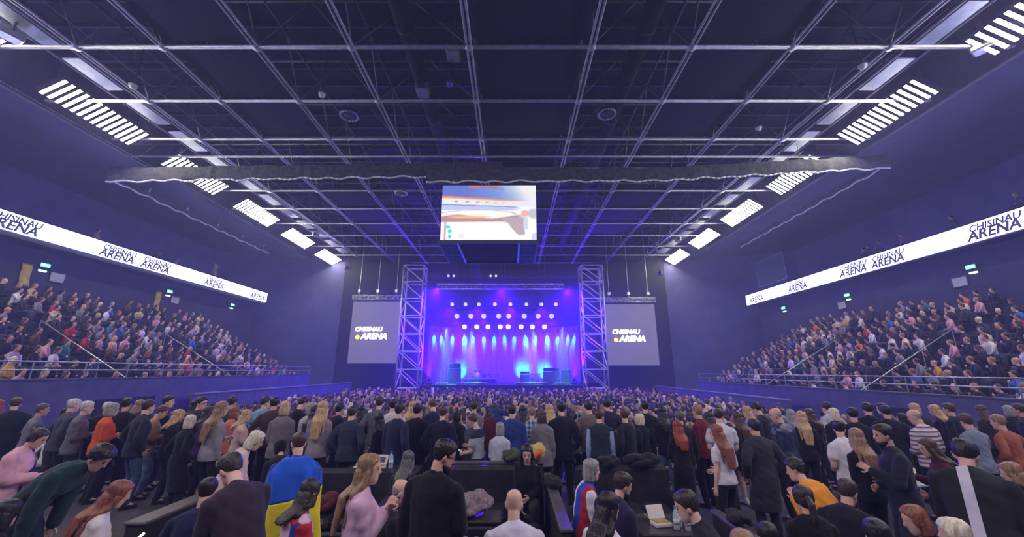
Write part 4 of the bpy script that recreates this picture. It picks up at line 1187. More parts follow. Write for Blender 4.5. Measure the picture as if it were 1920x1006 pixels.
        co = (loc @ rhn.T + hcn).astype(np.float32)
        extra = []
        lo = Loft(); ru = K['ru']
        if hs in ('long', 'mid', 'verylong', 'bob', 'pony', 'bun'):
            for s in (1, -1):
                lo.ell(hc + rh @ V((s*.070, .012 if hs not in ('pony', 'bun') else -.01, .022)), rh, .020, .044, .060)
            lo.ell(hc + rh @ V((0, -.050, .010)), rh, .076, .056, .085)
        if hs == 'bob':
            lo.rings([(hc + rh @ V((0, -.034, -.118)), hx, hy, .086, .070), (hc + rh @ V((0, -.036, -.05)), hx, hy, .092, .078), (hc + rh @ V((0, -.034, .03)), hx, hy, .085, .080)])
        L = {'mid': .22, 'long': .34, 'verylong': .46}.get(hs, 0)
        if L:
            a = hc + rh @ V((0, -.055, .0)); b = hc + rh @ V((0, -.082, -.12)); bb = K['p3'] + ru @ V((0, -.112 - d, -.02)); c = bb + ru @ V((0, -.025 - d*.6, -(L - .16)))
            tx, ty = ru @ X, ru @ Y
            lo.rings([(c, tx, ty, .068, .022), (bb.lerp(c, .5), tx, ty, .094, .034), (bb, tx, ty, .098, .043), (b, hx, hy, .090, .054), (a, hx, hy, .080, .064)])
            for s in (1, -1):
                fr = .055 if g('front_locks') else -.055
                q0 = hc + rh @ V((s*.076, .010, .0)); q1 = hc + rh @ V((s*.084, -.008, -.10)); q2 = K['p3'] + ru @ V((s*.096, fr, .01)); q3 = q2 + ru @ V((0, fr*.8, -(L*.75 - .1)))
                lo.tube([q0, q1, q2, q3], [.026, .033, .036, .016], 8)
        if hs == 'pony':
            a = hc + rh @ V((0, -.112, .03))
            lo.ell(a, rh, .03, .03, .03)
            lo.tube([a, a + rh @ V((0, -.05, -.05)), a + rh @ V((0, -.055, -.17)), a + rh @ V((0, -.03, -.28))], [.026, .036, .032, .014], 8)
        if hs == 'bun':
            lo.ell(hc + rh @ V((0, -.098, .080)), rh, .042, .040, .040)
        if lo.v:
            c2, l2, s2 = fuse(lo, vox*.95, 2)
            rel = c2 - hcn; lc = rel @ rhn
            an_ = np.arctan2(lc[:, 0], lc[:, 1])
            gr = np.sin(an_*36 + np.sin(lc[:, 2]*16 + seed)*1.8) + .7*np.sin(an_*71 + seed + lc[:, 2]*9)
            rad = rel.copy(); rad[:, 2] *= .15; rad /= (np.linalg.norm(rad, axis=1)[:, None] + 1e-5)
            c2 = (c2 + rad*(gr*.0030)[:, None]).astype(np.float32)
            off = len(co); lof = len(li)
            co = np.concatenate([co, c2]); li = np.concatenate([li, l2 + off]); ls = np.concatenate([ls, s2 + lof])
        parts['hair'] = raw_mesh('hair', co, li, ls, [mats['hair']])
    parts['_K'] = K
    zt = max(hc.z + (rh @ V((0, 0, .128))).z, hc.z + (rh @ V((0, -.09, .05))).z)
    parts['_top'] = V((hc.x, hc.y, zt))
    return parts
# ------------------------------------------------------------------ clothing and skin materials
def fab(rgb, kind='knit'):
    key = 'fabric_%s_%d_%d_%d' % (kind, *rgb)
    c = lin(rgb)
    if kind == 'leather': return mat(key, c, .35, 0, .25, 9, .25, 30)
    if kind == 'denim': return mat(key, c, .85, 0, .30, 14, .25, 160)
    if kind == 'fur': return mat(key, c, .9, 0, .45, 30, .9, 60, stretch=(1, 1, .5))
    return mat(key, c, .85, 0, .16, 7, .07, 120, spec=.25, sheen=.1)
SKINS = [(226, 178, 160), (214, 164, 145), (236, 190, 172), (200, 150, 130)]
def skin(i=0): return mat('skin_%d' % (i % 4), lin(SKINS[i % 4]), .5, 0, .08, 12, .06, 90)
HAIRS = {'black': (32, 26, 28), 'brown': (80, 55, 45), 'dark': (52, 40, 38), 'blond': (196, 160, 118), 'platinum': (226, 212, 190), 'grey': (150, 146, 146),
         'white': (205, 200, 200), 'red': (150, 62, 32), 'auburn': (140, 82, 62), 'light': (150, 116, 88), 'salt': (92, 88, 90)}
def hairm(k): return mat('hair_' + k, lin(HAIRS[k]), .45, 0, .35, 40, .5, 70, stretch=(1, 1, .15))
EYE = mat('eye_dark', (.02, .015, .015), .2)
LIP = mat('lip', lin((176, 104, 100)), .45)
def mats_for(sk, hair, top, bottom, shoe=(26, 26, 30)):
    f = lambda x: x if isinstance(x, bpy.types.Material) else (fab(*x) if isinstance(x[0], (tuple, list)) else fab(x))
    return dict(skin=skin(sk), hair=hairm(hair), brow=hairm(hair if hair not in ('platinum', 'white') else 'light'), eye=EYE, lip=LIP, top=f(top), bottom=f(bottom), shoe=f(shoe))
PARTNAME = {'shoe_r': 'shoe', 'shoe_l': 'shoe'}
FIGS = {}
VIPZ = 0.75
ALL_PEOPLE = []
NUDGE = {   # small steps aside so that neighbours in the throng do not touch
    'small grey woman in pale blouse in the row': (0.000, 0.240),
    'man in dark green sweater bending far forward to the right': (-0.049, 0.093),
    'person with black bobbed hair seen from behind in the bottom left corner': (0.049, -0.093),
    'woman with long fair hair in a pale pink blazer standing in profile': (-0.031, 0.001),
    'tall man in black sweater with glasses and beard standing in the middle foreground': (0.031, -0.001),
    'youth in grey and navy top standing in profile over his phone': (0.109, -0.062),
    'woman with long black hair and white T-shirt seated below the bearded man': (-0.01, 0.001),
    'man in black T-shirt seated facing left beside the food table': (0.060, -0.001),
    'woman with dark ponytail in black jacket seated below the orange sweater': (-0.057, -0.017),
    'man in dark jacket with white collar seated facing right': (0.034, 0.087),
    'man in black top with pale panels bending forward at the right': (0.073, -0.013),
    'person with auburn bob low at the bottom right': (0.035, -0.022),
    'fair-haired child in pale jacket at the bottom right': (-0.015, -0.065),
    'top of a light brown head rising at the bottom edge': (-0.013, -0.012),
    'top of a dark head rising at the bottom edge near the aisle': (0.013, 0.012),
    'man in dark quilted vest over a light blue shirt': (-0.076, -0.026),
    'white-haired man in slate sweater at the left': (-0.022, -0.02),
    'white-haired man in grey jumper beside the charcoal coat': (-0.061, -0.051),
    'white-haired man in long black coat at the left': (0.022, 0.02),
    'black-haired man in black blazer at the left': (0.061, 0.051),
    'man in black with black hair looking right, left crowd': (-0.034, -0.05),
    'man in mottled green jacket, left crowd': (-0.016, 0.049),
    'woman in salmon top, left crowd': (-0.028, -0.053),
    'fair woman in pale pink top, left crowd': (-0.018, -0.024),
    'man in light blue shirt beside the brown sweater': (0.078, 0.054),
    'broad man in brown sweater, left of the row': (0.018, 0.024),
    'brown-haired woman in white sweater, left of the row': (-0.021, -0.021),
    'grey-haired woman in light grey top in the row': (0.021, 0.021),
    'dark-haired woman in rust brown dress in the row': (-0.017, -0.025),
    'woman with very long blond hair in grey top in the row': (-0.05, 0.006),
    'man in black navy jumper beside the blond woman': (0.017, 0.025),
    'broad man in slate blue sweater in the row': (0.02, -0.01),
    'woman in black looking left in the row': (0.03, 0.004),
    'man in black sweater and black trousers in the row': (-0.056, 0.02),
    'man in deep navy sweater in the row': (-0.027, 0.013),
    'man with open face talking to the quilted vest wearer': (-0.009, -0.059),
    'woman with platinum bob in a long black coat': (0.029, 0.062),
    'long black-haired woman in black top and jeans in the row': (0.056, 0.022),
    'woman with long red hair in a long black dress': (-0.014, -0.027),
    'man with thin fair hair behind the red-haired woman': (0.014, 0.027),
    'long brown-haired woman looking right, right crowd': (-0.028, -0.011),
    'man in light blue shirt with his back turned, right crowd': (0.028, 0.011),
    'man in black coat behind the navy jacket': (-0.028, -0.011),
    'black-haired person in black coat, right crowd': (0.028, 0.011),
}
def figure(key, S, vox=.0145):
    """prototype meshes, made once per pose"""
    if key not in FIGS:
        FIGS[key] = figure_meshes(S, mats_for(0, 'brown', (90, 90, 90), (40, 40, 50)), vox)
    return FIGS[key]
def stand_at(u, v, top, H, face, floor=VIPZ, Y=None):
    th = math.radians(face)
    R = Rz(th)
    if Y is None:
        s = H/1.75
        w = onz(u, v, floor + top.z*s)
    else:
        w = ony(u, v, Y); s = (w.z - floor)/top.z
        s = max(.80, min(1.14, s))
        if abs(s*top.z + floor - w.z) > .02: w = onz(u, v, floor + top.z*s)
    off = R @ V((top.x*s, top.y*s, 0))
    return V((w.x - off.x, w.y - off.y, floor)), th, s
def person(u, v, fig, H, face, dress, label, group=None, floor=VIPZ, Y=None, loc=None):
    """dress = (skin index, hair, top, bottom[, shoe]); placed so that the crown of the head sits on pixel (u, v)"""
    P = fig; m = mats_for(*dress)
    if loc is None: loc, th, s = stand_at(u, v, P['_top'], H, face, floor, Y)
    else: th, s = math.radians(face), H/1.75
    if label in NUDGE: loc = V((loc[0] + NUDGE[label][0], loc[1] + NUDGE[label][1], loc[2]))
    root = empty('person', loc, th, s)
    tag(root, label, 'person', group)
    for k, me in P.items():
        if k[0] == '_': continue
        o = put(PARTNAME.get(k, k), me, root)
        want = {'body': ['skin', 'eye', 'brow', 'lip'], 'top': ['top'], 'trousers': ['bottom'], 'skirt': ['bottom'], 'hair': ['hair']}.get(k, ['shoe'])
        for i, w_ in enumerate(want):
            o.material_slots[i].link = 'OBJECT'; o.material_slots[i].material = m[w_]
    root['_scale'] = s
    ALL_PEOPLE.append(root)
    return root
# ================================================================== lounge furniture on the platform
M_LEA = mat('sofa_leather', (.028, .026, .032), .38, 0, .3, 6, .2, 40)
M_LEDGE = mat('ledge_top', (.085, .070, .085), .5, 0, .2, 6, .05, 40)
M_TABLE = mat('table_dark', (.05, .042, .045), .3, 0, .2, 4)
def sofa(x, y, rz, w, lab, d=.85, backh=.95, n=3, arms=(-1, 1)):
    """seat faces local +Y; origin at floor under the middle"""
    o = empty('sofa', (x, y, VIPZ), rz); tag(o, lab, 'sofa', 'black lounge sofas')
    MB().bbox(-w/2, w/2, -d/2, d/2, .06, .28, .03).build('base', M_LEA, o)
    for k in range(n):
        a = -w/2 + .12 + k*(w-.24)/n
        MB().bbox(a+.01, a+(w-.24)/n-.01, -d/2+.2, d/2, .28, .44, .05).build('seat_cushion', M_LEA, o)
    b = MB().bbox(-w/2, w/2, -d/2, -d/2+.2, .28, backh, .05).build('backrest', M_LEA, o)
    bt = MB().lathe([(.012, 0), (.018, .01), (.008, .018)], n=8, M=Matrix.Rotation(-PI/2, 4, 'X')).mesh('button', M_LEA)
    for k in range(int(w/.28)):
        put('button', bt, b, (-w/2+.2+.28*k, -d/2+.2, .70))
    for s in arms: MB().bbox(s*w/2-.07, s*w/2+.07, -d/2+.16, d/2, .06, .60, .04).build('armrest', M_LEA, o)
    for sx in (-1, 1):
        for sy in (-1, 1): MB().bar((sx*(w/2-.12), sy*(d/2-.1), 0), (sx*(w/2-.12), sy*(d/2-.1), .07), .03).build('foot', M_STEEL_D, o)
    return o
def divider(x0, x1, y0, y1, h, lab):
    o = empty('divider', ((x0+x1)/2, (y0+y1)/2, VIPZ)); tag(o, lab, 'partition', 'low lounge dividers')
    a, b = (x1-x0)/2, (y1-y0)/2
    MB().bbox(-a+.02, a-.02, -b+.02, b-.02, 0, h-.05, .01).build('panel', M_LEA, o)
    MB().bbox(-a, a, -b, b, h-.05, h, .015).build('top', M_LEDGE, o)
    return o
def low_table(x, y, w, d, h, lab, rz=0.0, m=None):
    o = empty('low_table', (x, y, VIPZ), rz); tag(o, lab, 'table', 'lounge tables')
    MB().bbox(-w/2, w/2, -d/2, d/2, h-.04, h, .012).build('top', m or M_TABLE, o)
    for sx in (-1, 1):
        for sy in (-1, 1): MB().bar((sx*(w/2-.06), sy*(d/2-.06), 0), (sx*(w/2-.06), sy*(d/2-.06), h-.04), .022).build('leg', M_STEEL_D, o)
    return o
def ottoman(x, y, h, lab, w=.24):
    o = empty('ottoman', (x, y, VIPZ)); tag(o, lab, 'ottoman', 'black ottomans')
    MB().lathe([(w*.9, .03), (w, .06), (w, h-.12)], n=14).build('body', M_LEA, o)
    MB().lathe([(w*.98, h-.12), (w*1.04, h-.07), (w*.98, h-.02), (w*.7, h)], n=14).build('cushion', M_LEA, o)
# --- middle booth
sofa(-.29, 6.96, PI, 1.54, 'black sofa with its back to the standing row, middle booth', n=3, arms=(1,))
divider(-1.35, .56, 7.40, 7.53, .98, 'low plum-topped divider behind the middle sofa')
divider(.53, .68, 4.9, 7.38, .82, 'long plum-topped divider between the middle and right booths')
low_table(-.47, 5.05, .74, .7, .50, 'dark low table crowded with bottles and glasses, middle booth')
low_table(-.62, 5.95, .95, .42, .62, 'narrow dark console holding the fur coat, middle booth')
# --- left booth
sofa(-2.62, 6.75, PI, 1.24, 'black sofa under the food cartons, left booth', n=2)
low_table(-2.25, 7.47, 1.3, .5, .86, 'tall dark table with food cartons behind the flag wearer')
divider(-5.0, -4.7, 5.7, 7.6, .62, 'long grey-topped divider on the far left of the lounge')
# --- right booth
sofa(1.85, 6.95, PI, 1.56, 'black tufted sofa with dark coats on its back, right booth', n=3)
low_table(2.05, 5.95, .8, .6, .50, 'dark low table with a food box and water bottles, right booth')
divider(2.78, 2.92, 5.05, 6.2, .62, 'short dark divider beside the open aisle')
# --- far right booth
low_table(6.25, 6.95, 1.1, .5, .80, 'pale-topped table in the right crowd', .15, mat('pale_top', (.42, .42, .47), .5))
low_table(7.0, 6.05, 1.8, .35, .72, 'long narrow pale-edged table at the right border', -.25, mat('pale_top2', (.45, .44, .55), .5))

# ---- soft things: coats, bags (fused lumps)
def lump(name, loc, parts_, m, lab, cat, seed=1, vox=.02, wr=.008, rz=0.0, group=None):
    lo = Loft()
    for (c, r, e) in parts_: lo.ell(V(c), Euler(e).to_matrix(), *r)
    co, li, ls = fuse(lo, vox, 3, wr, seed)
    zmin = co[:, 2].min()
    co[:, 2] -= zmin
    o = empty(name, loc, rz); tag(o, lab, cat, group)
    return o, co, li, ls
def coat(loc, rz, m, lab, L=.55, W=.30, Hh=.14, seed=1, mat2=None, wr=.010, cat='coat', name='folded_coat'):
    rr = random.Random(seed)
    ps = [((0, 0, Hh*.5), (L/2, W/2, Hh*.55), (0, 0, 0)), ((L*.25, .02, Hh*.7), (L*.28, W*.42, Hh*.5), (.1, .2, .3)), ((-L*.25, -.03, Hh*.6), (L*.26, W*.45, Hh*.5), (.0, -.2, -.2)), ((0, W*.3, Hh*.4), (L*.4, W*.25, Hh*.35), (0, 0, .2))]
    o, co, li, ls = lump(name, loc, ps, m, lab, cat, seed, .02, wr, rz)
    put('body', raw_mesh('body', co, li, ls, [m]), o)
    slv = Loft(); slv.tube([V((L*.3, -W*.3, Hh*.7)), V((L*.05, -W*.52, Hh*.45)), V((-L*.25, -W*.5, Hh*.3))], [.055, .05, .04], 10)
    co, li, ls = fuse(slv, .018, 2, wr*.6, seed+1)
    put('sleeve', raw_mesh('sleeve', co, li, ls, [mat2 or m]), o)
    return o
FUR = fab((140, 120, 128), 'fur')
coat((-.62, 5.95, VIPZ+.62), .15, FUR, 'mauve fur coat lying on the console in the middle booth', .75, .40, .20, 4, None, .016)
coat((-.02, 7.45, VIPZ+.98), .1, fab((78, 84, 62)), 'olive green jacket bundled on the divider', .32, .20, .18, 5)
coat((.40, 7.46, VIPZ+.98), -.2, fab((206, 180, 110)), 'mustard puffer jacket bundled on the divider with an orange sleeve', .36, .28, .24, 6, fab((226, 110, 40)))
coat((1.62, 6.63+.62, VIPZ+.955), .1, fab((22, 22, 28)), 'black coat heaped on the left of the tufted sofa back', .42, .26, .12, 7)
coat((2.2, 6.63+.62, VIPZ+.95), -.1, fab((26, 26, 32)), 'larger black coat heaped on the right of the tufted sofa back', .66, .28, .15, 8)
coat((.605, 6.5, VIPZ+.82), 1.55, fab((24, 22, 26)), 'black coat slung over the long divider', .4, .22, .12, 9)
ottoman(.17, 5.5, .42, 'black ottoman holding a leather jacket before the seated woman')
coat((.17, 5.5, VIPZ+.42), .4, fab((20, 20, 24), 'leather'), 'black leather jacket lying on an ottoman before the seated woman', .44, .36, .18, 10)
coat((-2.85, 6.66, VIPZ+.45), .3, fab((86, 34, 44)), 'dark red jacket on the left booth sofa', .42, .34, .20, 11)
coat((-2.4, 6.66, VIPZ+.45), -.1, fab((24, 24, 30)), 'black jacket on the left booth sofa', .40, .30, .20, 12)
coat((6.2, 6.95, VIPZ+.80), .3, fab((200, 196, 170)), 'cream jacket bundled on the pale-topped table', .5, .4, .24, 13)
coat((2.85, 5.6, VIPZ+.62), 1.57, fab((44, 42, 50), 'fur'), 'dark furry jacket slung over the short divider', .28, .24, .14, 14)
# ---- bottles, glasses, boxes
M_BOT = glassy('bottle_plastic', (.62, .78, 1.0), .1, .55)
M_CAP = mat('bottle_cap', (.10, .25, .65), .4)
M_LABELW = mat('bottle_label', (.70, .78, .92), .6)
M_GLASS = glassy('clear_glass', (.55, .65, .9), .05, .22)
bp_ = [(.030, 0), (.033, .01), (.033, .13), (.028, .17), (.013, .195), (.013, .212)]
m_b = MB().lathe(bp_, n=12).mesh('body', M_BOT); m_c = MB().lathe([(.016, .21), (.016, .232)], n=10).mesh('cap', M_CAP); m_l = MB().lathe([(.0338, .06), (.0338, .11)], n=12).mesh('wrapper', M_LABELW)
g_b = MB().lathe([(.026, 0), (.033, .005), (.038, .11), (.036, .112), (.030, .02)], n=12).mesh('bowl', M_GLASS); g_l = MB().lathe([(.028, .012), (.034, .06)], n=12).mesh('drink', glassy('drink', (.45, .55, .80), .1, .35))
w_b = MB().lathe([(.034, 0), (.034, .004), (.005, .012), (.005, .085), (.030, .105), (.040, .14), (.034, .19), (.032, .19)], n=14).mesh('bowl', M_GLASS)
def bottle(p, lab, lying=False, s=1.0):
    o = empty('water_bottle', p, 0, s); tag(o, lab, 'bottle', 'water bottles')
    if lying: o.rotation_euler = (PI/2, 0, 1.3); o.location.z += .034*s
    put('body', m_b, o); put('cap', m_c, o); put('wrapper', m_l, o); return o
def glass(p, lab):
    o = empty('tumbler', p); tag(o, lab, 'glass', 'tumblers'); put('bowl', g_b, o); put('drink', g_l, o)
def wine(p, lab):
    o = empty('wine_glass', p); tag(o, lab, 'glass', 'wine glasses'); put('bowl', w_b, o)
tz = VIPZ+.50
k = 0
for (x, y) in ((-.80, 4.85), (-.74, 4.78), (-.68, 4.84), (-.60, 4.78)):
    bottle((x, y, tz), 'clear water bottle on the crowded table, %s from the left' % ORD[k], s=1.15); k += 1
k = 0
for (x, y) in ((-.62, 5.0), (-.54, 4.95), (-.46, 5.02), (-.50, 5.12), (-.60, 5.14), (-.70, 5.06), (-.40, 5.10), (-.33, 5.2), (-.42, 5.24), (-.56, 5.26)):
    glass((x, y, tz), 'small tumbler on the crowded table, %s counted from the near edge' % ORD[k]); k += 1
wine((-.77, 5.16, tz), 'wine glass at the left back of the crowded table'); wine((-.74, 5.28, tz), 'wine glass at the back edge of the crowded table')
bottle((2.15, 5.80, tz), 'front water bottle on the right booth table', s=1.2); bottle((2.22, 5.9, tz), 'rear water bottle on the right booth table', s=1.2); bottle((2.28, 5.76, tz), 'rightmost water bottle on the right booth table', s=1.1)
bottle((-2.12, 7.50, VIPZ+.86), 'water bottle behind the food cartons', s=1.2)
bottle((.42, 4.75, VIPZ), 'fallen water bottle on the platform beside the long divider', True)
M_CARD = mat('cardboard_white', (.72, .68, .66), .7, 0, .1, 8)
M_FOOD = mat('food_brown', (.45, .26, .12), .7, 0, .4, 30)
def food_box(x, y, z, rz, lab, open_=True, win=False):
    o = empty('food_box', (x, y, z), rz); tag(o, lab, 'box', 'takeaway boxes')
    MB().bbox(-.12, .12, -.09, .09, 0, .05, .01).build('tray', M_CARD, o)
    MB().bbox(-.10, .10, -.07, .07, .045, .062, .008).build('food', M_FOOD, o)
    L = MB().bbox(-.12, .12, -.008, .008, 0, .17, .004).build('lid', M_CARD, o, (0, .09, .05), (-.5 if open_ else -1.45, 0, 0))
    if win: MB().box(-.075, .075, -.012, -.009, .04, .13).build('window', glassy('box_window', (.08, .08, .12), .1, .9), L)
food_box(2.0, 5.95, tz, .2, 'open takeaway box on the right booth table')
food_box(-2.62, 7.46, VIPZ+.86, .1, 'white takeaway box on the left of the tall dark table', False)
food_box(-2.32, 7.42, VIPZ+.86, -.1, 'white takeaway box with a dark window on the tall dark table', True, True)
# ================================================================== pattern cloth
def stripes(name, ca, cb, scale, axis=2, duty=.5, rough=.85, third=None):
    if name in MATS: return MATS[name]
    m, nt, p = _new(name); N = nt.nodes; L = nt.links
    tc = N.new('ShaderNodeTexCoord'); sp = N.new('ShaderNodeSeparateXYZ'); L.new(tc.outputs['Object'], sp.inputs[0])
    mu = N.new('ShaderNodeMath'); mu.operation = 'MULTIPLY'; mu.inputs[1].default_value = scale; L.new(sp.outputs[axis], mu.inputs[0])
    fr = N.new('ShaderNodeMath'); fr.operation = 'FRACT'; L.new(mu.outputs[0], fr.inputs[0])
    rp = N.new('ShaderNodeValToRGB'); rp.color_ramp.interpolation = 'CONSTANT'
    rp.color_ramp.elements[0].color = (*lin(ca), 1); rp.color_ramp.elements[1].color = (*lin(cb), 1); rp.color_ramp.elements[1].position = duty
    if third: e = rp.color_ramp.elements.new(min(.98, duty + (1-duty)/2)); e.color = (*lin(third), 1)
    L.new(fr.outputs[0], rp.inputs[0]); L.new(rp.outputs[0], p.inputs['Base Color']); p.inputs['Roughness'].default_value = rough
    MATS[name] = m; return m
def plaid(name, ca, cb, sc):
    if name in MATS: return MATS[name]
    m, nt, p = _new(name); N = nt.nodes; L = nt.links
    tc = N.new('ShaderNodeTexCoord'); ck = []
    sp = N.new('ShaderNodeSeparateXYZ'); L.new(tc.outputs['Object'], sp.inputs[0])
    for ax in (0, 2):
        mu = N.new('ShaderNodeMath'); mu.operation = 'MULTIPLY'; mu.inputs[1].default_value = sc; L.new(sp.outputs[ax], mu.inputs[0])
        fr = N.new('ShaderNodeMath'); fr.operation = 'FRACT'; L.new(mu.outputs[0], fr.inputs[0])
        gt = N.new('ShaderNodeMath'); gt.operation = 'GREATER_THAN'; gt.inputs[1].default_value = .55; L.new(fr.outputs[0], gt.inputs[0]); ck.append(gt)
    ad = N.new('ShaderNodeMath'); ad.operation = 'ADD'; L.new(ck[0].outputs[0], ad.inputs[0]); L.new(ck[1].outputs[0], ad.inputs[1])
    hf = N.new('ShaderNodeMath'); hf.operation = 'MULTIPLY'; hf.inputs[1].default_value = .5; L.new(ad.outputs[0], hf.inputs[0])
    mx = N.new('ShaderNodeMix'); mx.data_type = 'RGBA'; mx.inputs[6].default_value = (*lin(ca), 1); mx.inputs[7].default_value = (*lin(cb), 1)
    L.new(hf.outputs[0], mx.inputs[0]); L.new(mx.outputs[2], p.inputs['Base Color']); p.inputs['Roughness'].default_value = .85
    MATS[name] = m; return m
def patchwork(name):
    m, nt, p = _new(name); N = nt.nodes; L = nt.links
    tc = N.new('ShaderNodeTexCoord'); mp = N.new('ShaderNodeMapping'); mp.inputs['Location'].default_value = (.35, 0, .12); L.new(tc.outputs['Object'], mp.inputs[0])
    vo = N.new('ShaderNodeTexVoronoi'); vo.distance = 'CHEBYCHEV'; vo.inputs['Scale'].default_value = 6.0; vo.inputs['Randomness'].default_value = .55; L.new(mp.outputs[0], vo.inputs['Vector'])
    sp = N.new('ShaderNodeSeparateColor'); L.new(vo.outputs['Color'], sp.inputs[0])
    rp = N.new('ShaderNodeValToRGB'); rp.color_ramp.interpolation = 'CONSTANT'
    cols = [(196, 188, 90), (120, 170, 220), (40, 60, 170), (225, 180, 205), (30, 150, 90), (200, 40, 60), (210, 205, 170), (130, 190, 235)]
    els = rp.color_ramp.elements; els[0].color = (*lin(cols[0]), 1); els[1].position = 1/8; els[1].color = (*lin(cols[1]), 1)
    for i in range(2, 8): e = els.new(i/8); e.color = (*lin(cols[i]), 1)
    L.new(sp.outputs[0], rp.inputs[0]); L.new(rp.outputs[0], p.inputs['Base Color']); p.inputs['Roughness'].default_value = .8
    MATS[name] = m; return m
BK = (22, 22, 27); NV = (26, 32, 58); CH = (48, 48, 56); JN = ((58, 78, 118), 'denim'); LJ = ((120, 140, 175), 'denim'); DJ = ((34, 40, 62), 'denim')
HV = .0118
def hero(key, u, v, H, face, S, dress, label, Y=None, vox=HV):
    f = figure(key, S, vox)
    return person(u, v, f, H, face, dress, label, None, VIPZ, Y)
HERO = {}
def h(key, *a, **k): HERO[key] = hero(key, *a, **k); return HERO[key]
# ---------------- foreground left
h('pink_sweater', 74, 806, 1.72, -62, dict(fem=True, hair='bun', lean=14, rh='phone', lh='phone_low', loose=.034, wide=1.08, head=(0, 28, 0), seed=1), (0, 'dark', (228, 172, 192), (226, 178, 192)), 'woman in pink sweatshirt and pink trousers looking at her phone at the left border')
h('green_bend', 182, 843, 1.92, -78, dict(hair='curly', lean=52, rh='reach', lh='reach', loose=.03, head=(0, 40, 0), seed=2), (1, 'black', (34, 58, 62), DJ), 'man in dark green sweater bending far forward to the right')
h('dark_back', 30, 932, 1.70, 2, dict(fem=True, sit=True, hair='bob', lean=8, seed=3, face=False), (0, 'black', BK, BK), 'person with black bobbed hair seen from behind in the bottom left corner')
h('ginger_long', 226, 903, 1.80, -40, dict(fem=True, sit=True, hair='verylong', lean=14, rh='phone', lh='lap', head=(0, 20, 10), loose=.02, seed=4, face=False), (0, 'auburn', (226, 214, 222), (60, 60, 80)), 'woman with very long reddish hair and white top holding a lit phone')
h('navy_back', 393, 895, 1.85, 12, dict(sit=True, hair='buzz', lean=6, lh='cup', rh='lap', loose=.02, wide=1.12, head=(12, 10, 0), seed=5, face=False), (1, 'black', (24, 28, 70), BK), 'man in navy shirt with cropped black hair seated with his back turned')
h('plum_profile', 437, 857, 1.84, 62, dict(hair='short', lean=24, lh='reach', rh='reach', loose=.022, wide=1.08, head=(0, 38, 0), seed=6), (2, 'dark', (54, 40, 58), BK), 'man in plum shirt bowing his head to the left')
h('flag_man', 562, 810, 1.76, 18, dict(hair='buzz', lean=6, rh='clasp', lh='clasp', wide=1.1, head=(25, 6, 0), seed=7, face=False), (2, 'brown', (40, 70, 170), BK), 'man wrapped in a blue and yellow flag with his back turned')
h('patch_shirt', 583, 899, 1.80, -40, dict(fem=True, sit=True, hair='mid', lean=10, rh='lap', lh='lap', loose=.03, head=(18, 14, 0), seed=8, face=False), (0, 'dark', patchwork('patchwork_shirt'), DJ), 'dark-haired woman in a bright patchwork shirt seated below the flag')
h('pink_blazer', 701, 852, 1.73, -72, dict(fem=True, hair='verylong', lean=3, rh='pray', lh='pray', hem=-.30, loose=.030, front_locks=False, head=(-8, 4, 0), seed=9), (2, 'light', (222, 178, 208), (210, 170, 200)), 'woman with long fair hair in a pale pink blazer standing in profile')
h('old_bald', 752, 900, 1.78, -58, dict(sit=True, hair='fringe', lean=12, rh='lap', lh='chin', loose=.024, head=(-10, 22, 0), seed=10), (0, 'grey', BK, BK), 'balding grey man in black jacket seated behind the pink blazer')
h('grey_coat', 766, 846, 1.74, -8, dict(fem=True, sit=True, hair='mid', lean=10, loose=.034, head=(0, 12, 0), seed=11, face=False), (0, 'salt', (38, 38, 46), BK), 'person with grey-brown hair in dark coat seated between the two booth sofas')
h('tall_black', 827, 827, 1.86, -22, dict(hair='short', beard=True, glasses=True, lean=4, rh='phone_low', lh='down', loose=.026, wide=1.12, head=(-42, 20, 0), seed=12), (1, 'black', (16, 17, 26), BK), 'tall man in black sweater with glasses and beard standing in the middle foreground')
# ---------------- foreground middle
h('black_dress', 988, 834, 1.80, 172, dict(fem=True, sit=True, hair='long', front_locks=True, lean=6, rh='lap', lh='clasp', loose=.016, collar=False, lowneck=True, head=(4, 22, 0), seed=13), (2, 'black', (14, 13, 18), BK), 'woman with long black hair in black dress seated facing the camera')
h('white_tee_bald', 964, 917, 1.82, 6, dict(sit=True, hair='bald', lean=8, rh='chin', lh='lap', sleeve=.45, loose=.024, wide=1.16, head=(-14, 10, 0), seed=14, face=False), (0, 'grey', (214, 206, 232), BK), 'bald man in white T-shirt seated with his back to the camera')
h('boy_phone', 877, 776, 1.70, 70, dict(hair='short', lean=4, rh='phone_low', lh='phone_low', sleeve=.45, head=(0, 22, 0), seed=15), (0, 'brown', stripes('boy_top', (168, 168, 180), (30, 34, 62), 2.0, 2, .70), BK), 'youth in grey and navy top standing in profile over his phone')
h('scarf_woman', 1108, 861, 1.80, -82, dict(fem=True, sit=True, hair='bob', lean=10, rh='lap', lh='lap', loose=.036, head=(0, 4, 0), seed=16), (2, 'grey', stripes('scarf_cape', (36, 60, 190), (170, 30, 44), 4.2, 0, .45, .8, (220, 214, 226)), (200, 196, 206)), 'short-haired grey woman in a red white and blue cape seated by the divider')
h('polo_beard', 1166, 887, 1.86, -58, dict(sit=True, hair='short', beard=True, lean=30, rh='reach', lh='reach', sleeve=.45, loose=.022, wide=1.15, head=(-14, 14, 0), seed=17), (1, 'dark', (34, 30, 66), BK), 'bearded man in navy polo shirt leaning forward over his forearms')
h('white_tee_woman', 1142, 924, 1.78, -44, dict(fem=True, sit=True, hair='long', lean=12, rh='lap', lh='lap', sleeve=.45, loose=.022, head=(-24, 10, 0), seed=18), (2, 'black', (226, 216, 222), DJ), 'woman with long black hair and white T-shirt seated below the bearded man')
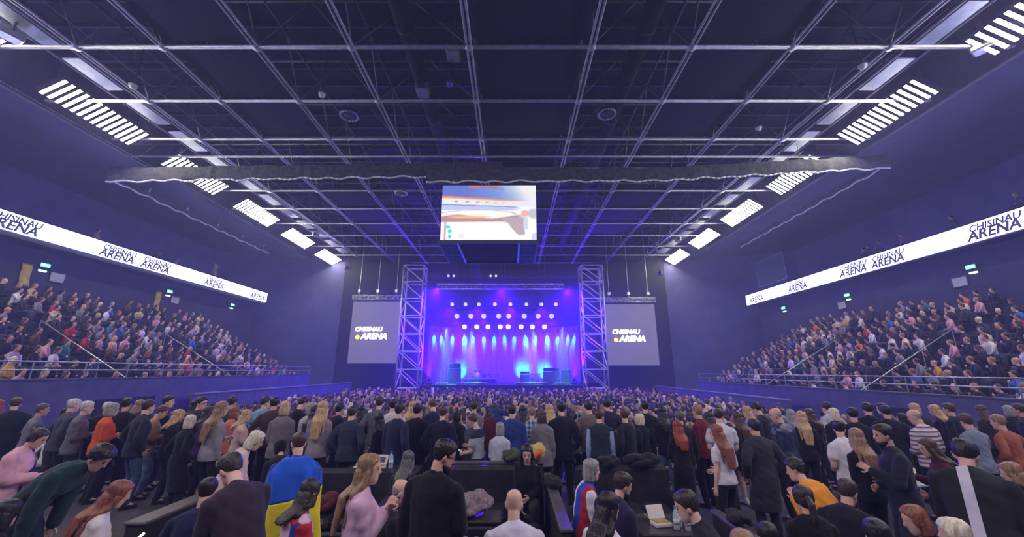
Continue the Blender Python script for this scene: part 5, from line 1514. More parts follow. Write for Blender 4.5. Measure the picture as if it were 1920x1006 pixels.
h('black_tee_man', 1274, 922, 1.84, 62, dict(sit=True, hair='short', lean=16, rh='reach', lh='lap', sleeve=.45, loose=.022, wide=1.08, head=(8, 18, 0), seed=19), (2, 'dark', (18, 18, 24), BK), 'man in black T-shirt seated facing left beside the food table')
# ---------------- foreground right
h('orange_sweater', 1489, 862, 1.86, 28, dict(sit=True, hair='curly', lean=30, lh='chin', rh='lap', loose=.036, wide=1.18, head=(20, 16, 12), seed=20, face=False), (0, 'black', (238, 152, 38), BK), 'person in bright orange sweater seated hunched with a hand at the cheek')
h('pony_black', 1511, 910, 1.76, -14, dict(fem=True, sit=True, hair='pony', lean=10, loose=.034, head=(0, 8, 0), seed=21, face=False), (0, 'dark', (15, 14, 18), BK), 'woman with dark ponytail in black jacket seated below the orange sweater')
h('dark_jacket', 1592, 905, 1.80, -52, dict(sit=True, hair='short', lean=22, rh='reach', lh='lap', loose=.026, wide=1.1, head=(-10, 20, 0), seed=22), (1, 'dark', (24, 23, 36), BK), 'man in dark jacket with white collar seated facing right')
h('two_tone', 1788, 828, 1.88, -46, dict(hair='short', lean=24, rh='phone_low', lh='reach', loose=.028, wide=1.14, head=(-10, 26, 0), seed=23), (1, 'black', stripes('two_tone_top', (18, 17, 22), (206, 196, 220), .9, 0, .93), BK), 'man in black top with pale panels bending forward at the right')
h('profile_brunette', 1737, 823, 1.62, 66, dict(fem=True, hair='long', lean=8, rh='cup', lh='phone_low', loose=.02, head=(0, 14, 0), seed=24), (0, 'brown', (90, 30, 48), BK), 'brunette woman in wine red top in profile beside the striped sweater')
h('brown_hair_edge', 1893, 868, 1.78, 30, dict(fem=True, sit=True, hair='mid', lean=14, loose=.03, head=(10, 15, 0), seed=25, face=False), (2, 'light', BK, BK), 'woman with tousled light brown hair seated at the right border')
h('grey_edge', 1846, 905, 1.74, -30, dict(sit=True, hair='short', lean=18, loose=.03, head=(-20, 20, 0), rh='lap', lh='lap', seed=26, face=False), (0, 'grey', CH, BK), 'grey-haired man in charcoal jacket hunched near the right border')
h('ginger_low', 1700, 948, 1.68, 60, dict(fem=True, sit=True, hair='bob', lean=16, loose=.026, head=(10, 16, 0), seed=27, face=False), (0, 'auburn', (28, 26, 34), BK), 'person with auburn bob low at the bottom right')
h('cream_low', 1772, 968, 1.74, 25, dict(fem=True, sit=True, hair='short', lean=18, loose=.03, seed=28, face=False), (2, 'platinum', (196, 196, 214), BK), 'fair-haired child in pale jacket at the bottom right')
h('head_low', 1392, 994, 1.70, 0, dict(sit=True, hair='short', lean=6, seed=29, face=False), (2, 'light', (40, 38, 46), BK), 'top of a light brown head rising at the bottom edge')
h('head_low_dark', 1436, 982, 1.58, -10, dict(sit=True, hair='short', lean=6, seed=30, face=False), (1, 'black', (26, 26, 34), BK), 'top of a dark head rising at the bottom edge near the aisle')
h('camel_edge', 1640, 975, 1.74, -20, dict(sit=True, hair='short', lean=10, seed=31, face=False, loose=.03), (1, 'black', (22, 24, 40), BK), 'dark-haired man in navy coat low at the bottom edge, right of the aisle')
# extra sitters on the left booth side
h('hood_black', 527, 826, 1.80, 30, dict(fem=True, sit=True, hair='mid', lean=20, hood_up=True, loose=.034, head=(20, 20, 0), seed=32, face=False), (0, 'black', (20, 20, 25), BK), 'person in black hooded coat seated left of the flag')
h('blond_bend', 481, 810, 1.72, -64, dict(fem=True, hair='bob', lean=26, rh='reach', lh='reach', loose=.026, head=(0, 26, 0), seed=33), (2, 'platinum', (222, 196, 190), BK), 'fair short-haired woman in cream sweater bending to the right')

# ---------------- seats under those who sit on no sofa
SEATNAME = {'orange_sweater': 'person in orange sweater', 'grey_coat': 'person in dark coat between the sofas', 'dark_back': 'person in the bottom left corner', 'ginger_long': 'woman with very long reddish hair', 'navy_back': 'man in navy shirt', 'patch_shirt': 'woman in the patchwork shirt', 'old_bald': 'balding grey man',
    'white_tee_bald': 'bald man in white', 'scarf_woman': 'woman in the striped cape', 'polo_beard': 'bearded man', 'white_tee_woman': 'woman in white T-shirt', 'black_tee_man': 'man in black T-shirt', 
    'pony_black': 'woman with the ponytail', 'dark_jacket': 'man in dark jacket', 'brown_hair_edge': 'woman at the right border', 'grey_edge': 'grey-haired man at the right', 'ginger_low': 'auburn bob', 'cream_low': 'fair-haired child',
    'head_low': 'light brown head', 'head_low_dark': 'dark head near the aisle', 'camel_edge': 'man in navy coat', 'hood_black': 'hooded person'}
for k_, nm_ in SEATNAME.items():
    r = HERO[k_]; s_ = r.scale[0]
    ottoman(r.location.x, r.location.y, .425*s_, 'black ottoman under the ' + nm_, .14 if k_ in ('black_tee_man', 'dark_jacket', 'ginger_low') else .18)

# ---------------- the flag
r = HERO['flag_man']; K = FIGS['flag_man']['_K']
fl = empty('flag', r.location, r.rotation_euler.z, r.scale[0]); tag(fl, 'large blue over yellow flag worn as a cape by a standing man', 'flag')
def cape(z_of, n=44, rows=16):
    vs_ = []; fs_ = []
    for i in range(rows+1):
        for j in range(n+1):
            q = -PI/2 + math.radians(-128 + 256*j/n); f0, f1 = z_of(j/n)
            z = f0 + (f1-f0)*i/rows
            d_ = 1.52 - z
            rx = .10 + .165*min(1, max(0, d_)/.14)**.7 + .10*max(0, d_ - .1); ry = .085 + .095*min(1, max(0, d_)/.14)**.7 + .10*max(0, d_-.1)
            w = .014*math.sin(j*1.1 + 2*z)*min(1, max(0, d_)*3) + .010*math.sin(j*.55 + 9*z)
            vs_.append(((rx+w)*math.cos(q), .015 + (ry+w)*math.sin(q), z))
    for i in range(rows):
        for j in range(n):
            a = i*(n+1)+j; fs_.append((a, a+1, a+n+2, a+n+1))
    return vs_, fs_
mid = lambda f: 1.10 + .13*(f-.5)*1.6
for nm, fz, rgb in (('blue_stripe', lambda f: (1.525, mid(f)), (36, 92, 214)), ('yellow_stripe', lambda f: (mid(f), .66 + .10*math.sin(f*5)), (240, 214, 44))):
    a, b = cape(fz); o = MB().add(a, b, 0, True).build(nm, fab(rgb), fl); md = o.modifiers.new('t', 'SOLIDIFY'); md.thickness = .012; md.offset = 1
# ---------------- things held in hands
def in_hand(key, side, name='smartphone', lab='', lit=None):
    r = HERO[key]; K = FIGS[key]['_K']; s = r.scale[0]
    wr, el = K['wr'+side], K['el'+side]; d = (wr-el).normalized()
    p = wr + d*.10 + K['ru'] @ V((0, .025, .02))
    W = Matrix.Translation(r.location) @ Matrix.Rotation(r.rotation_euler.z, 4, 'Z') @ Matrix.Scale(s, 4)
    o = empty(name, W @ p, r.rotation_euler.z)
    tag(o, lab, 'phone' if name == 'smartphone' else 'glass')
    if name == 'smartphone':
        R = Matrix.Rotation(-.9, 4, 'X')
        MB().bbox(-.037, .037, -.005, .005, -.075, .075, .004, M=R).build('case', M_RUB, o)
        MB().box(-.034, .034, -.0075, -.0055, -.070, .070, M=R).build('display', lit or emit('phone_dim', (.35, .4, .55), .5), o)
    else:
        put('bowl', w_b if name == 'wine_glass' else g_b, o)
in_hand('pink_sweater', 'r', 'smartphone', 'dark phone held by the woman in pink sweatshirt')
in_hand('ginger_long', 'r', 'smartphone', 'lit phone held by the woman with reddish hair', emit('phone_green', (.75, 1.0, .45), 2.5))
in_hand('tall_black', 'r', 'smartphone', 'dark phone held by the tall man in black')
in_hand('boy_phone', 'r', 'smartphone', 'phone held by the youth in grey and navy top')
in_hand('navy_back', 'l', 'tumbler', 'tumbler held by the seated man in navy shirt')
# ================================================================== people standing in the lounge (poses shared, dressed one by one)
PROTO = {
 'm_down': dict(hair='short', rh='down', lh='down', loose=.022, seed=41, head=(0, 2, 0)),
 'm_pock': dict(hair='short', rh='pocket', lh='pocket', loose=.024, wide=1.06, seed=42, head=(8, 4, 0)),
 'm_fold': dict(hair='short', rh='fold', lh='fold', loose=.024, wide=1.05, seed=43, head=(-10, 2, 0)),
 'm_phone': dict(hair='short', rh='phone', lh='down', loose=.022, seed=44, head=(0, 22, 0)),
 'm_tee': dict(hair='short', rh='cup', lh='down', sleeve=.45, loose=.024, wide=1.04, seed=45, head=(-20, 4, 0)),
 'm_teefold': dict(hair='short', rh='clasp', lh='clasp', sleeve=.45, loose=.022, wide=1.08, seed=46, head=(-50, 14, 0)),
 'm_bald': dict(hair='fringe', rh='clasp', lh='clasp', loose=.03, wide=1.1, seed=47, head=(28, 16, 0)),
 'm_blazer': dict(hair='short', rh='pocket', lh='down', loose=.028, hem=-.21, wide=1.06, seed=48, head=(6, 2, 0)),
 'm_coat': dict(hair='short', rh='pocket', lh='pocket', loose=.034, hem=-.50, wide=1.04, seed=49, head=(0, 4, 0)),
 'm_curly': dict(hair='curly', rh='fold', lh='pocket', loose=.026, seed=50, head=(20, 10, 0)),
 'm_hand': dict(hair='buzz', rh='clasp', lh='head', loose=.020, wide=1.06, seed=51, head=(0, -6, 0)),
 'm_glass': dict(hair='short', glasses=True, rh='cup', lh='pocket', loose=.026, wide=1.04, seed=52, head=(-60, 2, 0)),
 'm_stache': dict(hair='short', beard=True, rh='clasp', lh='cup', loose=.030, hem=-.20, wide=1.06, seed=53, head=(10, 4, 0)),
 'w_long': dict(fem=True, hair='long', rh='clasp', lh='clasp', loose=.020, seed=54, head=(0, 4, 0)),
 'w_vlong': dict(fem=True, hair='verylong', rh='down', lh='fold', loose=.022, seed=55, head=(-15, 4, 0)),
 'w_mid': dict(fem=True, hair='mid', rh='phone', lh='fold', loose=.024, seed=56, head=(12, 10, 0)),
 'w_bob': dict(fem=True, hair='bob', rh='fold', lh='fold', loose=.028, seed=57, head=(15, 2, 0)),
 'w_tee': dict(fem=True, hair='verylong', rh='clasp', lh='down', sleeve=.40, loose=.018, hem=-.06, boots=True, seed=58, head=(30, 6, 0)),
 'w_skirt': dict(fem=True, hair='verylong', rh='fold', lh='clasp', bottom='skirt', skirt_len=.34, loose=.022, hem=-.04, seed=59, head=(8, 6, 0)),
 'w_dress': dict(fem=True, hair='long', rh='fold', lh='phone', bottom='none', hem=-.72, flare=.92, loose=.020, seed=60, head=(10, 4, 0)),
 'w_coat': dict(fem=True, hair='bob', rh='pocket', lh='pocket', hem=-.55, loose=.034, seed=61, head=(28, 0, 0)),
 'w_blazer': dict(fem=True, hair='bob', rh='down', lh='clasp', hem=-.22, loose=.030, seed=62, head=(0, 2, 0)),
 'w_pony': dict(fem=True, hair='pony', rh='cup', lh='fold', loose=.022, seed=63, head=(-18, 6, 0)),
 'm_vest': dict(hair='short', rh='down', lh='down', loose=.030, sleeve=0, hem=-.16, wide=1.06, seed=64, head=(-42, 6, 0)),
}
def proto(k): return figure(k, PROTO[k], .0150)
OCC = [(p.location.x - NUDGE.get(p['label'], (0, 0))[0], p.location.y - NUDGE.get(p['label'], (0, 0))[1]) for p in ALL_PEOPLE]
def clash(x, y, r=.50): return any((x-a)**2 + (y-b)**2 < r*r for a, b in OCC)
DBG = False
def furn(x, y): return (-3.4 < x < 2.95 and y < 7.92) or (5.5 < x < 8.1 and 5.7 < y < 7.35) or (-5.1 < x < -4.6 and y < 7.7)
def row(u, v, k, face, dress, label, H=None, group='people standing in the lounge', back=False):
    f = proto(k); H = H or (1.66 if k[0] == 'w' else 1.79)
    loc, th, s = stand_at(u, v, f['_top'], H, face, VIPZ)
    Y0 = 9.3 if back else loc.y; best = None
    if back or clash(loc.x, loc.y) or loc.y > 9.5 or furn(loc.x, loc.y):
        for dY in (0, .2, -.2, .4, -.4, .6, -.6, .8, -.8, 1.0, -1.0, 1.3, -1.3, 1.6, -1.6, 2.0, -2.0, 2.4, -2.4):
            y = min(9.5, Y0) + dY
            if y > 9.6 or y < 4.5: continue
            w = ony(u, v, y + f['_top'].y*s*math.cos(th)); s2 = (w.z - VIPZ)/f['_top'].z
            if not .82 < s2 < 1.10: continue
            off = Rz(th) @ V((f['_top'].x*s2, f['_top'].y*s2, 0)); x = w.x - off.x; yy = w.y - off.y
            if not clash(x, yy, .48) and not furn(x, yy): best = (x, yy, s2); break
        if not best and loc.y > 9.55:     # heads that ride high at the left border: back edge of the platform, tall
            for y in (9.55, 9.2, 8.85, 9.0, 8.6):
                w = ony(u, v, y); s2 = 1.08 if k[0] == 'm' else 1.04
                if not clash(w.x, y, .42): best = (w.x, y, s2); break
        if best: loc = V((best[0], best[1], VIPZ)); s = best[2]
    OCC.append((loc.x, loc.y))
    if DBG: print('ROW %4d %4d %5.2f %5.2f s=%.2f %s %s' % (u, v, loc.x, loc.y, s, 'moved' if best else '', label[:40]))
    p = person(u, v, f, s*1.75, face, dress, label, group, VIPZ, None, loc)
    return p
row(960, 757, 'm_hand', 0, (2, 'dark', (38, 62, 132), (26, 34, 76)), 'man in royal blue sweater with one hand on his head', 1.84)
row(1016, 768, 'w_blazer', -3, (0, 'brown', (128, 120, 130), BK), 'woman in grey blazer in the row', 1.72)
row(1052, 754, 'm_blazer', 0, (2, 'black', (28, 28, 40), BK), 'man in black blazer in the middle of the row', 1.84)
row(1103, 752, 'm_pock', -4, (2, 'dark', (116, 100, 100), BK), 'man in taupe sweater in the row', 1.84)
row(1131, 768, 'm_vest', -10, (2, 'brown', (40, 46, 58), DJ), 'man in dark quilted vest over a light blue shirt')
row(6, 738, 'w_mid', 60, (0, 'red', (206, 200, 212), BK), 'red-haired woman in pale top at the far left edge')
row(36, 733, 'm_coat', 50, (2, 'brown', (26, 40, 44), BK), 'man in dark green coat at the left edge facing left')
row(82, 757, 'm_down', -40, (1, 'salt', (120, 118, 132), BK), 'grey-haired man in grey sweater behind the pink sweatshirt')
row(128, 764, 'w_coat', -20, (0, 'black', (62, 56, 68), BK), 'black-haired person in charcoal coat at the left')
row(145, 748, 'm_pock', -30, (2, 'white', (70, 70, 84), BK), 'white-haired man in slate sweater at the left')
row(176, 752, 'm_fold', -50, (2, 'white', (104, 102, 112), BK), 'white-haired man in grey jumper beside the charcoal coat')
row(201, 754, 'm_coat', 20, (0, 'white', (20, 20, 26), BK), 'white-haired man in long black coat at the left')
row(208, 746, 'w_bob', -35, (2, 'grey', (226, 92, 34), BK), 'grey-haired woman in orange top at the left')
row(228, 744, 'm_blazer', 10, (1, 'black', (18, 18, 24), BK), 'black-haired man in black blazer at the left')
row(258, 742, 'w_mid', -45, (2, 'light', (30, 44, 58), BK), 'light-haired woman in dark teal top at the left')
row(281, 750, 'm_pock', -30, (2, 'dark', (28, 34, 56), JN), 'tall man in dark navy hoodie and blue jeans at the left', 1.90)
row(305, 762, 'm_phone', -60, (0, 'brown', (176, 128, 92), LJ), 'man in tan jacket and light jeans at the left')
row(318, 742, 'm_down', -65, (2, 'black', (22, 22, 28), BK), 'man in black sweater looking right under the left wall')
row(337, 768, 'w_mid', -50, (0, 'blond', BK, BK), 'blonde woman with folded arm in black top at the left')
row(359, 778, 'w_coat', -25, (2, 'platinum', (16, 16, 21), BK), 'platinum-haired woman in black coat with a small light at the left')
row(366, 734, 'w_long', -60, (2, 'black', BK, BK), 'black-haired woman in black by the left wall')
row(386, 744, 'm_glass', -30, (2, 'black', (24, 24, 32), BK), 'man in black with black hair looking right, left crowd')
row(394, 762, 'w_long', -55, (0, 'dark', (58, 38, 92), BK), 'dark-haired woman in purple top, left crowd')
row(433, 737, 'm_blazer', -10, (1, 'dark', plaid('camo', (62, 78, 56), (40, 50, 44), 9), BK), 'man in mottled green jacket, left crowd')
row(418, 753, 'w_vlong', -20, (2, 'light', (150, 142, 152), BK), 'woman with long light hair in grey top, left crowd')
row(448, 762, 'w_bob', -35, (0, 'auburn', (222, 134, 118), (176, 60, 66)), 'woman in salmon top, left crowd')
row(466, 768, 'w_mid', -55, (2, 'blond', (226, 190, 186), BK), 'fair woman in pale pink top, left crowd')
row(488, 742, 'm_glass', 20, (2, 'dark', (128, 166, 206), BK), 'man in light blue shirt beside the brown sweater')
row(512, 740, 'm_pock', 5, (1, 'black', (66, 50, 54), BK), 'broad man in brown sweater, left of the row', 1.88)
row(537, 770, 'w_mid', -35, (2, 'brown', (222, 216, 232), BK), 'brown-haired woman in white sweater, left of the row')
row(536, 752, 'w_bob', 10, (2, 'blond', (120, 112, 122), BK), 'fair-haired woman in grey top behind the white sweater')
row(561, 748, 'm_phone', -25, (2, 'black', (18, 18, 24), BK), 'black-haired man in black behind the flag wearer')
row(583, 755, 'w_bob', -15, (0, 'grey', (176, 172, 184), BK), 'grey-haired woman in light grey top in the row')
row(595, 760, 'w_dress', -20, (2, 'dark', (122, 66, 50), BK), 'dark-haired woman in rust brown dress in the row')
row(612, 752, 'w_vlong', 5, (2, 'blond', (150, 140, 150), DJ), 'woman with very long blond hair in grey top in the row')
row(636, 756, 'm_down', -20, (1, 'black', (24, 26, 40), DJ), 'man in black navy jumper beside the blond woman')
row(660, 762, 'm_pock', -6, (2, 'dark', (46, 56, 76), BK), 'broad man in slate blue sweater in the row')
row(678, 760, 'w_long', 10, (0, 'black', (20, 22, 34), BK), 'woman with black hair beside the slate blue sweater')
row(713, 744, 'm_coat', 4, (2, 'dark', (92, 92, 104), (60, 60, 70)), 'tall man in grey coat in the row', 1.88)
row(708, 775, 'w_long', 72, (2, 'black', (18, 15, 18), BK), 'woman in black looking left in the row')
row(738, 748, 'm_down', 15, (2, 'black', (208, 200, 214), BK), 'black-haired man in white shirt behind the navy blazer')
row(751, 756, 'm_blazer', -30, (2, 'dark', (26, 34, 66), JN), 'man in navy blazer and jeans in the row')
row(776, 752, 'w_vlong', -30, (2, 'blond', (206, 196, 204), BK), 'fair long-haired woman in white top in the row')
row(788, 757, 'm_down', 0, (1, 'black', (15, 16, 24), BK), 'man in black sweater and black trousers in the row', 1.84)
row(812, 750, 'm_phone', 30, (2, 'brown', (34, 38, 70), BK), 'man in dark blue shirt behind the black sweater')
row(833, 762, 'm_pock', -8, (2, 'brown', (22, 26, 52), BK), 'man in deep navy sweater in the row')
row(857, 768, 'w_coat', -20, (2, 'black', (18, 17, 22), BK), 'woman in black coat beside the youth')
row(889, 752, 'm_glass', 60, (0, 'dark', (128, 122, 136), BK), 'man in grey T-shirt looking left behind the curly blonde')
row(888, 776, 'w_bob', 160, (0, 'blond', (66, 76, 96), (60, 70, 96)), 'curly blonde woman turned towards the camera')
row(929, 756, 'm_down', -10, (0, 'dark', (92, 32, 44), JN), 'man in dark red sweater and jeans in the row', back=True)
row(937, 795, 'w_bob', -12, (2, 'grey', (196, 196, 214), JN), 'small grey woman in pale blouse in the row', 1.55)
row(980, 760, 'w_long', 5, (2, 'black', (70, 60, 96), BK), 'black-haired woman behind the plaid shirt', back=True)
row(997, 763, 'm_down', 0, (2, 'light', plaid('blue_plaid', (60, 80, 120), (176, 196, 226), 11), BK), 'man in blue plaid shirt in the row', back=True)
row(1030, 758, 'w_mid', -8, (2, 'blond', (40, 40, 66), BK), 'blonde woman behind the grey blazer', back=True)
row(1075, 772, 'w_pony', 0, (0, 'black', (70, 150, 96), BK), 'woman in green top beside the black blazer', back=True)
row(1137, 748, 'm_coat', 0, (0, 'black', (40, 34, 50), BK), 'black-haired man behind the quilted vest')
row(1170, 766, 'm_glass', 35, (2, 'brown', (26, 26, 34), BK), 'man with open face talking to the quilted vest wearer')
row(1197, 776, 'w_coat', 40, (2, 'platinum', (17, 17, 22), BK), 'woman with platinum bob in a long black coat')
row(1208, 752, 'm_down', -5, (2, 'black', (22, 22, 30), BK), 'man in black jumper behind the platinum bob')
row(1236, 762, 'w_long', 0, (0, 'black', (24, 24, 32), LJ), 'long black-haired woman in black top and jeans in the row')
row(1270, 788, 'w_dress', -2, (2, 'red', (15, 14, 18), BK), 'woman with long red hair in a long black dress', 1.70)
row(1272, 771, 'm_down', 6, (2, 'salt', (28, 28, 36), JN), 'man with thin fair hair behind the red-haired woman')
row(1306, 760, 'm_fold', 35, (0, 'light', (104, 26, 36), BK), 'man in dark red shirt looking left in the row')
row(1327, 772, 'w_long', 10, (0, 'dark', (70, 60, 70), BK), 'dark-haired woman beside the dark red shirt')
row(1347, 767, 'm_teefold', 0, (2, 'dark', (216, 210, 226), BK), 'man in white shirt standing behind the woman in white T-shirt')
row(1341, 796, 'w_tee', 20, (2, 'auburn', (222, 216, 230), BK), 'woman with ginger hair in white T-shirt and black boots')
row(1382, 772, 'w_skirt', 6, (0, 'brown', (44, 40, 44), ((20, 19, 22), 'leather'), (216, 214, 220)), 'brunette in black leather skirt and white trainers')
row(1412, 786, 'm_coat', 4, (0, 'black', (52, 50, 60), (36, 36, 44)), 'person in long charcoal coat beside the leather skirt', 1.72)
row(1399, 762, 'w_mid', 20, (2, 'blond', (176, 168, 180), BK), 'blonde woman behind the charcoal coat')
row(1417, 756, 'm_phone', 30, (2, 'black', (34, 36, 48), BK), 'black-haired man behind the charcoal coat')
row(1453, 765, 'm_bald', 24, (0, 'grey', ((36, 50, 74), 'leather'), BK), 'bald man in dark blue leather jacket', 1.82)
row(1481, 768, 'w_vlong', 0, (0, 'grey', (224, 176, 200), JN), 'grey-haired woman in pink sweater beside the bald man')
row(1500, 771, 'w_vlong', -15, (2, 'blond', BK, BK), 'woman with long blond hair in black beside the pink sweater')
row(1517, 766, 'w_long', 45, (2, 'brown', (26, 24, 30), BK), 'long brown-haired woman looking right, right crowd')
row(1546, 754, 'm_pock', 5, (2, 'dark', (186, 190, 218), BK), 'man in light blue shirt with his back turned, right crowd')
row(1561, 765, 'w_bob', -20, (2, 'platinum', (30, 30, 38), BK), 'woman with pale bob behind the light blue shirt')
row(1603, 803, 'w_vlong', -4, (2, 'light', (16, 15, 18), BK), 'blonde woman in black top holding a glass', 1.68)
row(1571, 789, 'm_teefold', 4, (0, 'black', (224, 218, 232), BK), 'man in white T-shirt talking to the blonde woman in black', 1.72)
row(1596, 764, 'm_down', -25, (0, 'black', (22, 22, 28), BK), 'dark man behind the blonde woman in black')
row(1652, 796, 'm_stache', 62, (1, 'black', (24, 30, 46), (38, 48, 72)), 'man with moustache in navy jacket facing left', 1.80)
row(1624, 756, 'm_curly', -40, (0, 'black', (20, 20, 26), BK), 'curly black-haired person in black, right crowd')
row(1660, 760, 'm_coat', -30, (1, 'black', BK, BK), 'man in black coat behind the navy jacket')
row(1688, 775, 'w_coat', 0, (0, 'black', (20, 20, 25), BK), 'black-haired person in black coat, right crowd')
row(1712, 768, 'm_bald', 8, (0, 'grey', stripes('striped_sweater', (214, 196, 208), (110, 92, 116), 14, 2, .6), BK), 'bald man in striped sweater, right crowd')
row(1712, 756, 'w_bob', -10, (2, 'blond', (36, 34, 42), BK), 'fair head behind the striped sweater')
row(1750, 759, 'w_mid', 20, (2, 'blond', (24, 26, 38), BK), 'blonde woman in dark blue, right crowd')
row(1776, 756, 'm_down', 15, (0, 'brown', (22, 26, 40), BK), 'man in dark navy top behind the grey T-shirt')
row(1808, 776, 'm_tee', 6, (0, 'brown', (128, 134, 160), BK), 'man in grey-blue T-shirt with his back turned, right crowd')
row(1838, 760, 'w_mid', -10, (0, 'brown', (60, 44, 46), BK), 'brown-haired woman beside the rust sweater')
row(1868, 778, 'm_pock', 10, (0, 'light', (166, 92, 62), BK), 'man in rust brown sweater at the right', 1.84)
row(1888, 760, 'w_bob', -20, (0, 'grey', (30, 28, 34), BK), 'grey-haired woman in black near the right edge')
row(1908, 757, 'm_down', 20, (1, 'dark', (34, 34, 44), BK), 'man in dark jumper at the right edge')
row(1652, 742+14, 'w_long', 30, (2, 'black', BK, BK), 'woman in black with black hair behind the moustached man')
# light blue shirt sleeves of the man in the vest
vest = [p for p in ALL_PEOPLE if p['label'].startswith('man in dark quilted vest')][0]
K = FIGS['m_vest']['_K']; lo = Loft()
for key in 'rl':
    sh, el, wr = K['sh'+key], K['el'+key], K['wr'+key]
    lo.tube([sh, sh.lerp(el, .5), el], [.055, .058, .052], 10); lo.tube([el, el.lerp(wr, .4), el.lerp(wr, .97)], [.052, .051, .040], 10)
lo.rings(torso_rings(K, False, .002, -.20, 1.03))
co, li, ls = fuse(lo, .016, 3, .003, 3)
put('shirt', raw_mesh('shirt', co, li, ls, [fab((150, 180, 226))]), vest)
# ================================================================== the crowd: simple figures, one mesh each
def lp_figure(sit, fem, arms, seed):
    """light figure, material slots: 0 skin 1 hair 2 top 3 bottom"""
    mb = MB(); K = skeleton(dict(sit=sit, fem=fem, rh=arms[0], lh=arms[1], lean=8 if sit else 3, head=((seed*37) % 60-30, 4, 0)))
    def add(lo, mi): mb.add(lo.v, lo.f, mi, True)
    lo = Loft(); lo.rings([s_ for i, s_ in enumerate(torso_rings(K, fem, .02, -.12))], 8); add(lo, 2)
    for k in 'rl':
        sh, el, wr = K['sh'+k], K['el'+k], K['wr'+k]
        lo = Loft(); lo.rings([(sh, V((1, 0, 0)), V((0, 1, 0)), .062, .066), (el, V((1, 0, 0)), V((0, 1, 0)), .052, .055), (wr, V((1, 0, 0)), V((0, .7, .7)), .034, .038)], 6); add(lo, 2)
        lo = Loft(); d = (wr-el).normalized(); lo.ell(wr + d*.06, Matrix.Identity(3), .034, .034, .05, 6, 3); add(lo, 0)
        hip, kn, an = K['hip'+k], K['kn'+k], K['an'+k]
        lo = Loft(); lo.tube([hip, kn], [.10, .07], 6); add(lo, 3); lo = Loft(); lo.tube([kn, an], [.07, .055], 6); add(lo, 3)
        lo = Loft(); lo.ell(an + V((0, .06, -.05)), Matrix.Identity(3), .045, .12, .04, 6, 3); add(lo, 3)
    lo = Loft(); lo.rings(head_rings(K)[::2], 10); add(lo, 0)
    lo = Loft(); lo.rings([(K['p3'], V((1, 0, 0)), V((0, 1, 0)), .06, .06), (K['hc'] + V((0, -.015, -.06)), V((1, 0, 0)), V((0, 1, 0)), .052, .052)], 8); add(lo, 0)
    rh = K['rh']; hc = K['hc']
    lo = Loft(); lo.ell(hc + rh @ V((0, -.018, .045)), rh, .088, .104, .096, 10, 6); add(lo, 1)
    if fem:
        lo = Loft(); lo.rings([(K['p3'] + V((0, -.13, -.10)), V((1, 0, 0)), V((0, 1, 0)), .085, .03), (hc + rh @ V((0, -.07, -.10)), rh @ V((1, 0, 0)), V((0, 1, 0)), .095, .05), (hc + rh @ V((0, -.03, .04)), rh @ V((1, 0, 0)), V((0, 1, 0)), .088, .08)], 8); add(lo, 1)
    else:
        lo = Loft(); lo.ell(hc + rh @ V((0, -.06, -.015)), rh, .07, .045, .06, 8, 4); add(lo, 1)
    return mb
LP_STAND = [lp_figure(False, f, a, i) for i, (f, a) in enumerate(((False, ('down', 'down')), (True, ('clasp', 'clasp')), (False, ('fold', 'fold')), (True, ('phone', 'down')), (False, ('phone', 'phone')), (True, ('down', 'fold')), (False, ('down', 'pocket'))))]
LP_SIT = [lp_figure(True, f, a, i) for i, (f, a) in enumerate(((False, ('lap', 'lap')), (True, ('lap', 'lap')), (False, ('fold', 'fold')), (True, ('phone_low', 'lap')), (False, ('chin', 'lap')), (True, ('clasp', 'clasp'))))]
TOPS = [('black', (22, 22, 28)), ('charcoal', (52, 50, 58)), ('navy', (30, 36, 66)), ('white', (226, 220, 230)), ('grey', (132, 128, 140)), ('pink', (222, 160, 180)), ('beige', (200, 176, 156)), ('red', (176, 44, 48)), ('blue', (60, 100, 190)),
        ('mustard', (210, 160, 60)), ('brown', (96, 64, 54)), ('lilac', (170, 150, 196)), ('orange', (226, 120, 50)), ('teal', (50, 110, 120)), ('cream', (228, 210, 190))]
TW = np.array([40, 18, 14, 9, 9, 4, 5, 4, 3, 1.5, 6, 3, 1.5, 2, 4], float); TW /= TW.sum()
HK = ['black', 'dark', 'brown', 'light', 'blond', 'grey', 'platinum', 'auburn']; HW = np.array([16, 24, 22, 12, 11, 5, 4, 5], float); HW /= HW.sum()
ONES = ['', 'first', 'second', 'third', 'fourth', 'fifth', 'sixth', 'seventh', 'eighth', 'ninth', 'tenth', 'eleventh', 'twelfth', 'thirteenth', 'fourteenth', 'fifteenth', 'sixteenth', 'seventeenth', 'eighteenth', 'nineteenth']
def ordinal(n):
    if n < 20: return ONES[n]
    t = ['', '', 'twent', 'thirt', 'fort', 'fift', 'sixt', 'sevent'][n//10]
    return t + 'ieth' if n % 10 == 0 else t + 'y-' + ONES[n % 10]
MEMB = []     # (x, y, z, rz, scale, templ kind, templ index, top idx, hair idx, skin idx, where, row, seat)
def add_member(x, y, z, rz, sc, kind, where, r, k):
    MEMB.append((x, y, z, rz, sc, kind, int(rng.integers(len(LP_STAND if kind == 'stand' else LP_SIT))), int(rng.choice(len(TOPS), p=TW)), int(rng.choice(len(HK), p=HW)), int(rng.integers(4)), where, r, k))
# floor crowd, shoulder to shoulder, looking at the stage
rws = 0; y = 11.4
while y < 37.4:
    rws += 1; x = -13.9 + rng.uniform(0, .4); k = 0
    while x < 12.3:
        if rng.random() < .93:
            k += 1; add_member(x + rng.uniform(-.1, .1), y + rng.uniform(-.16, .16), 0.0, rng.normal(0, .35), rng.uniform(.90, 1.06), 'stand', 'floor', rws, k)
        x += rng.uniform(.64, .76)
    y += rng.uniform(.60, .74)
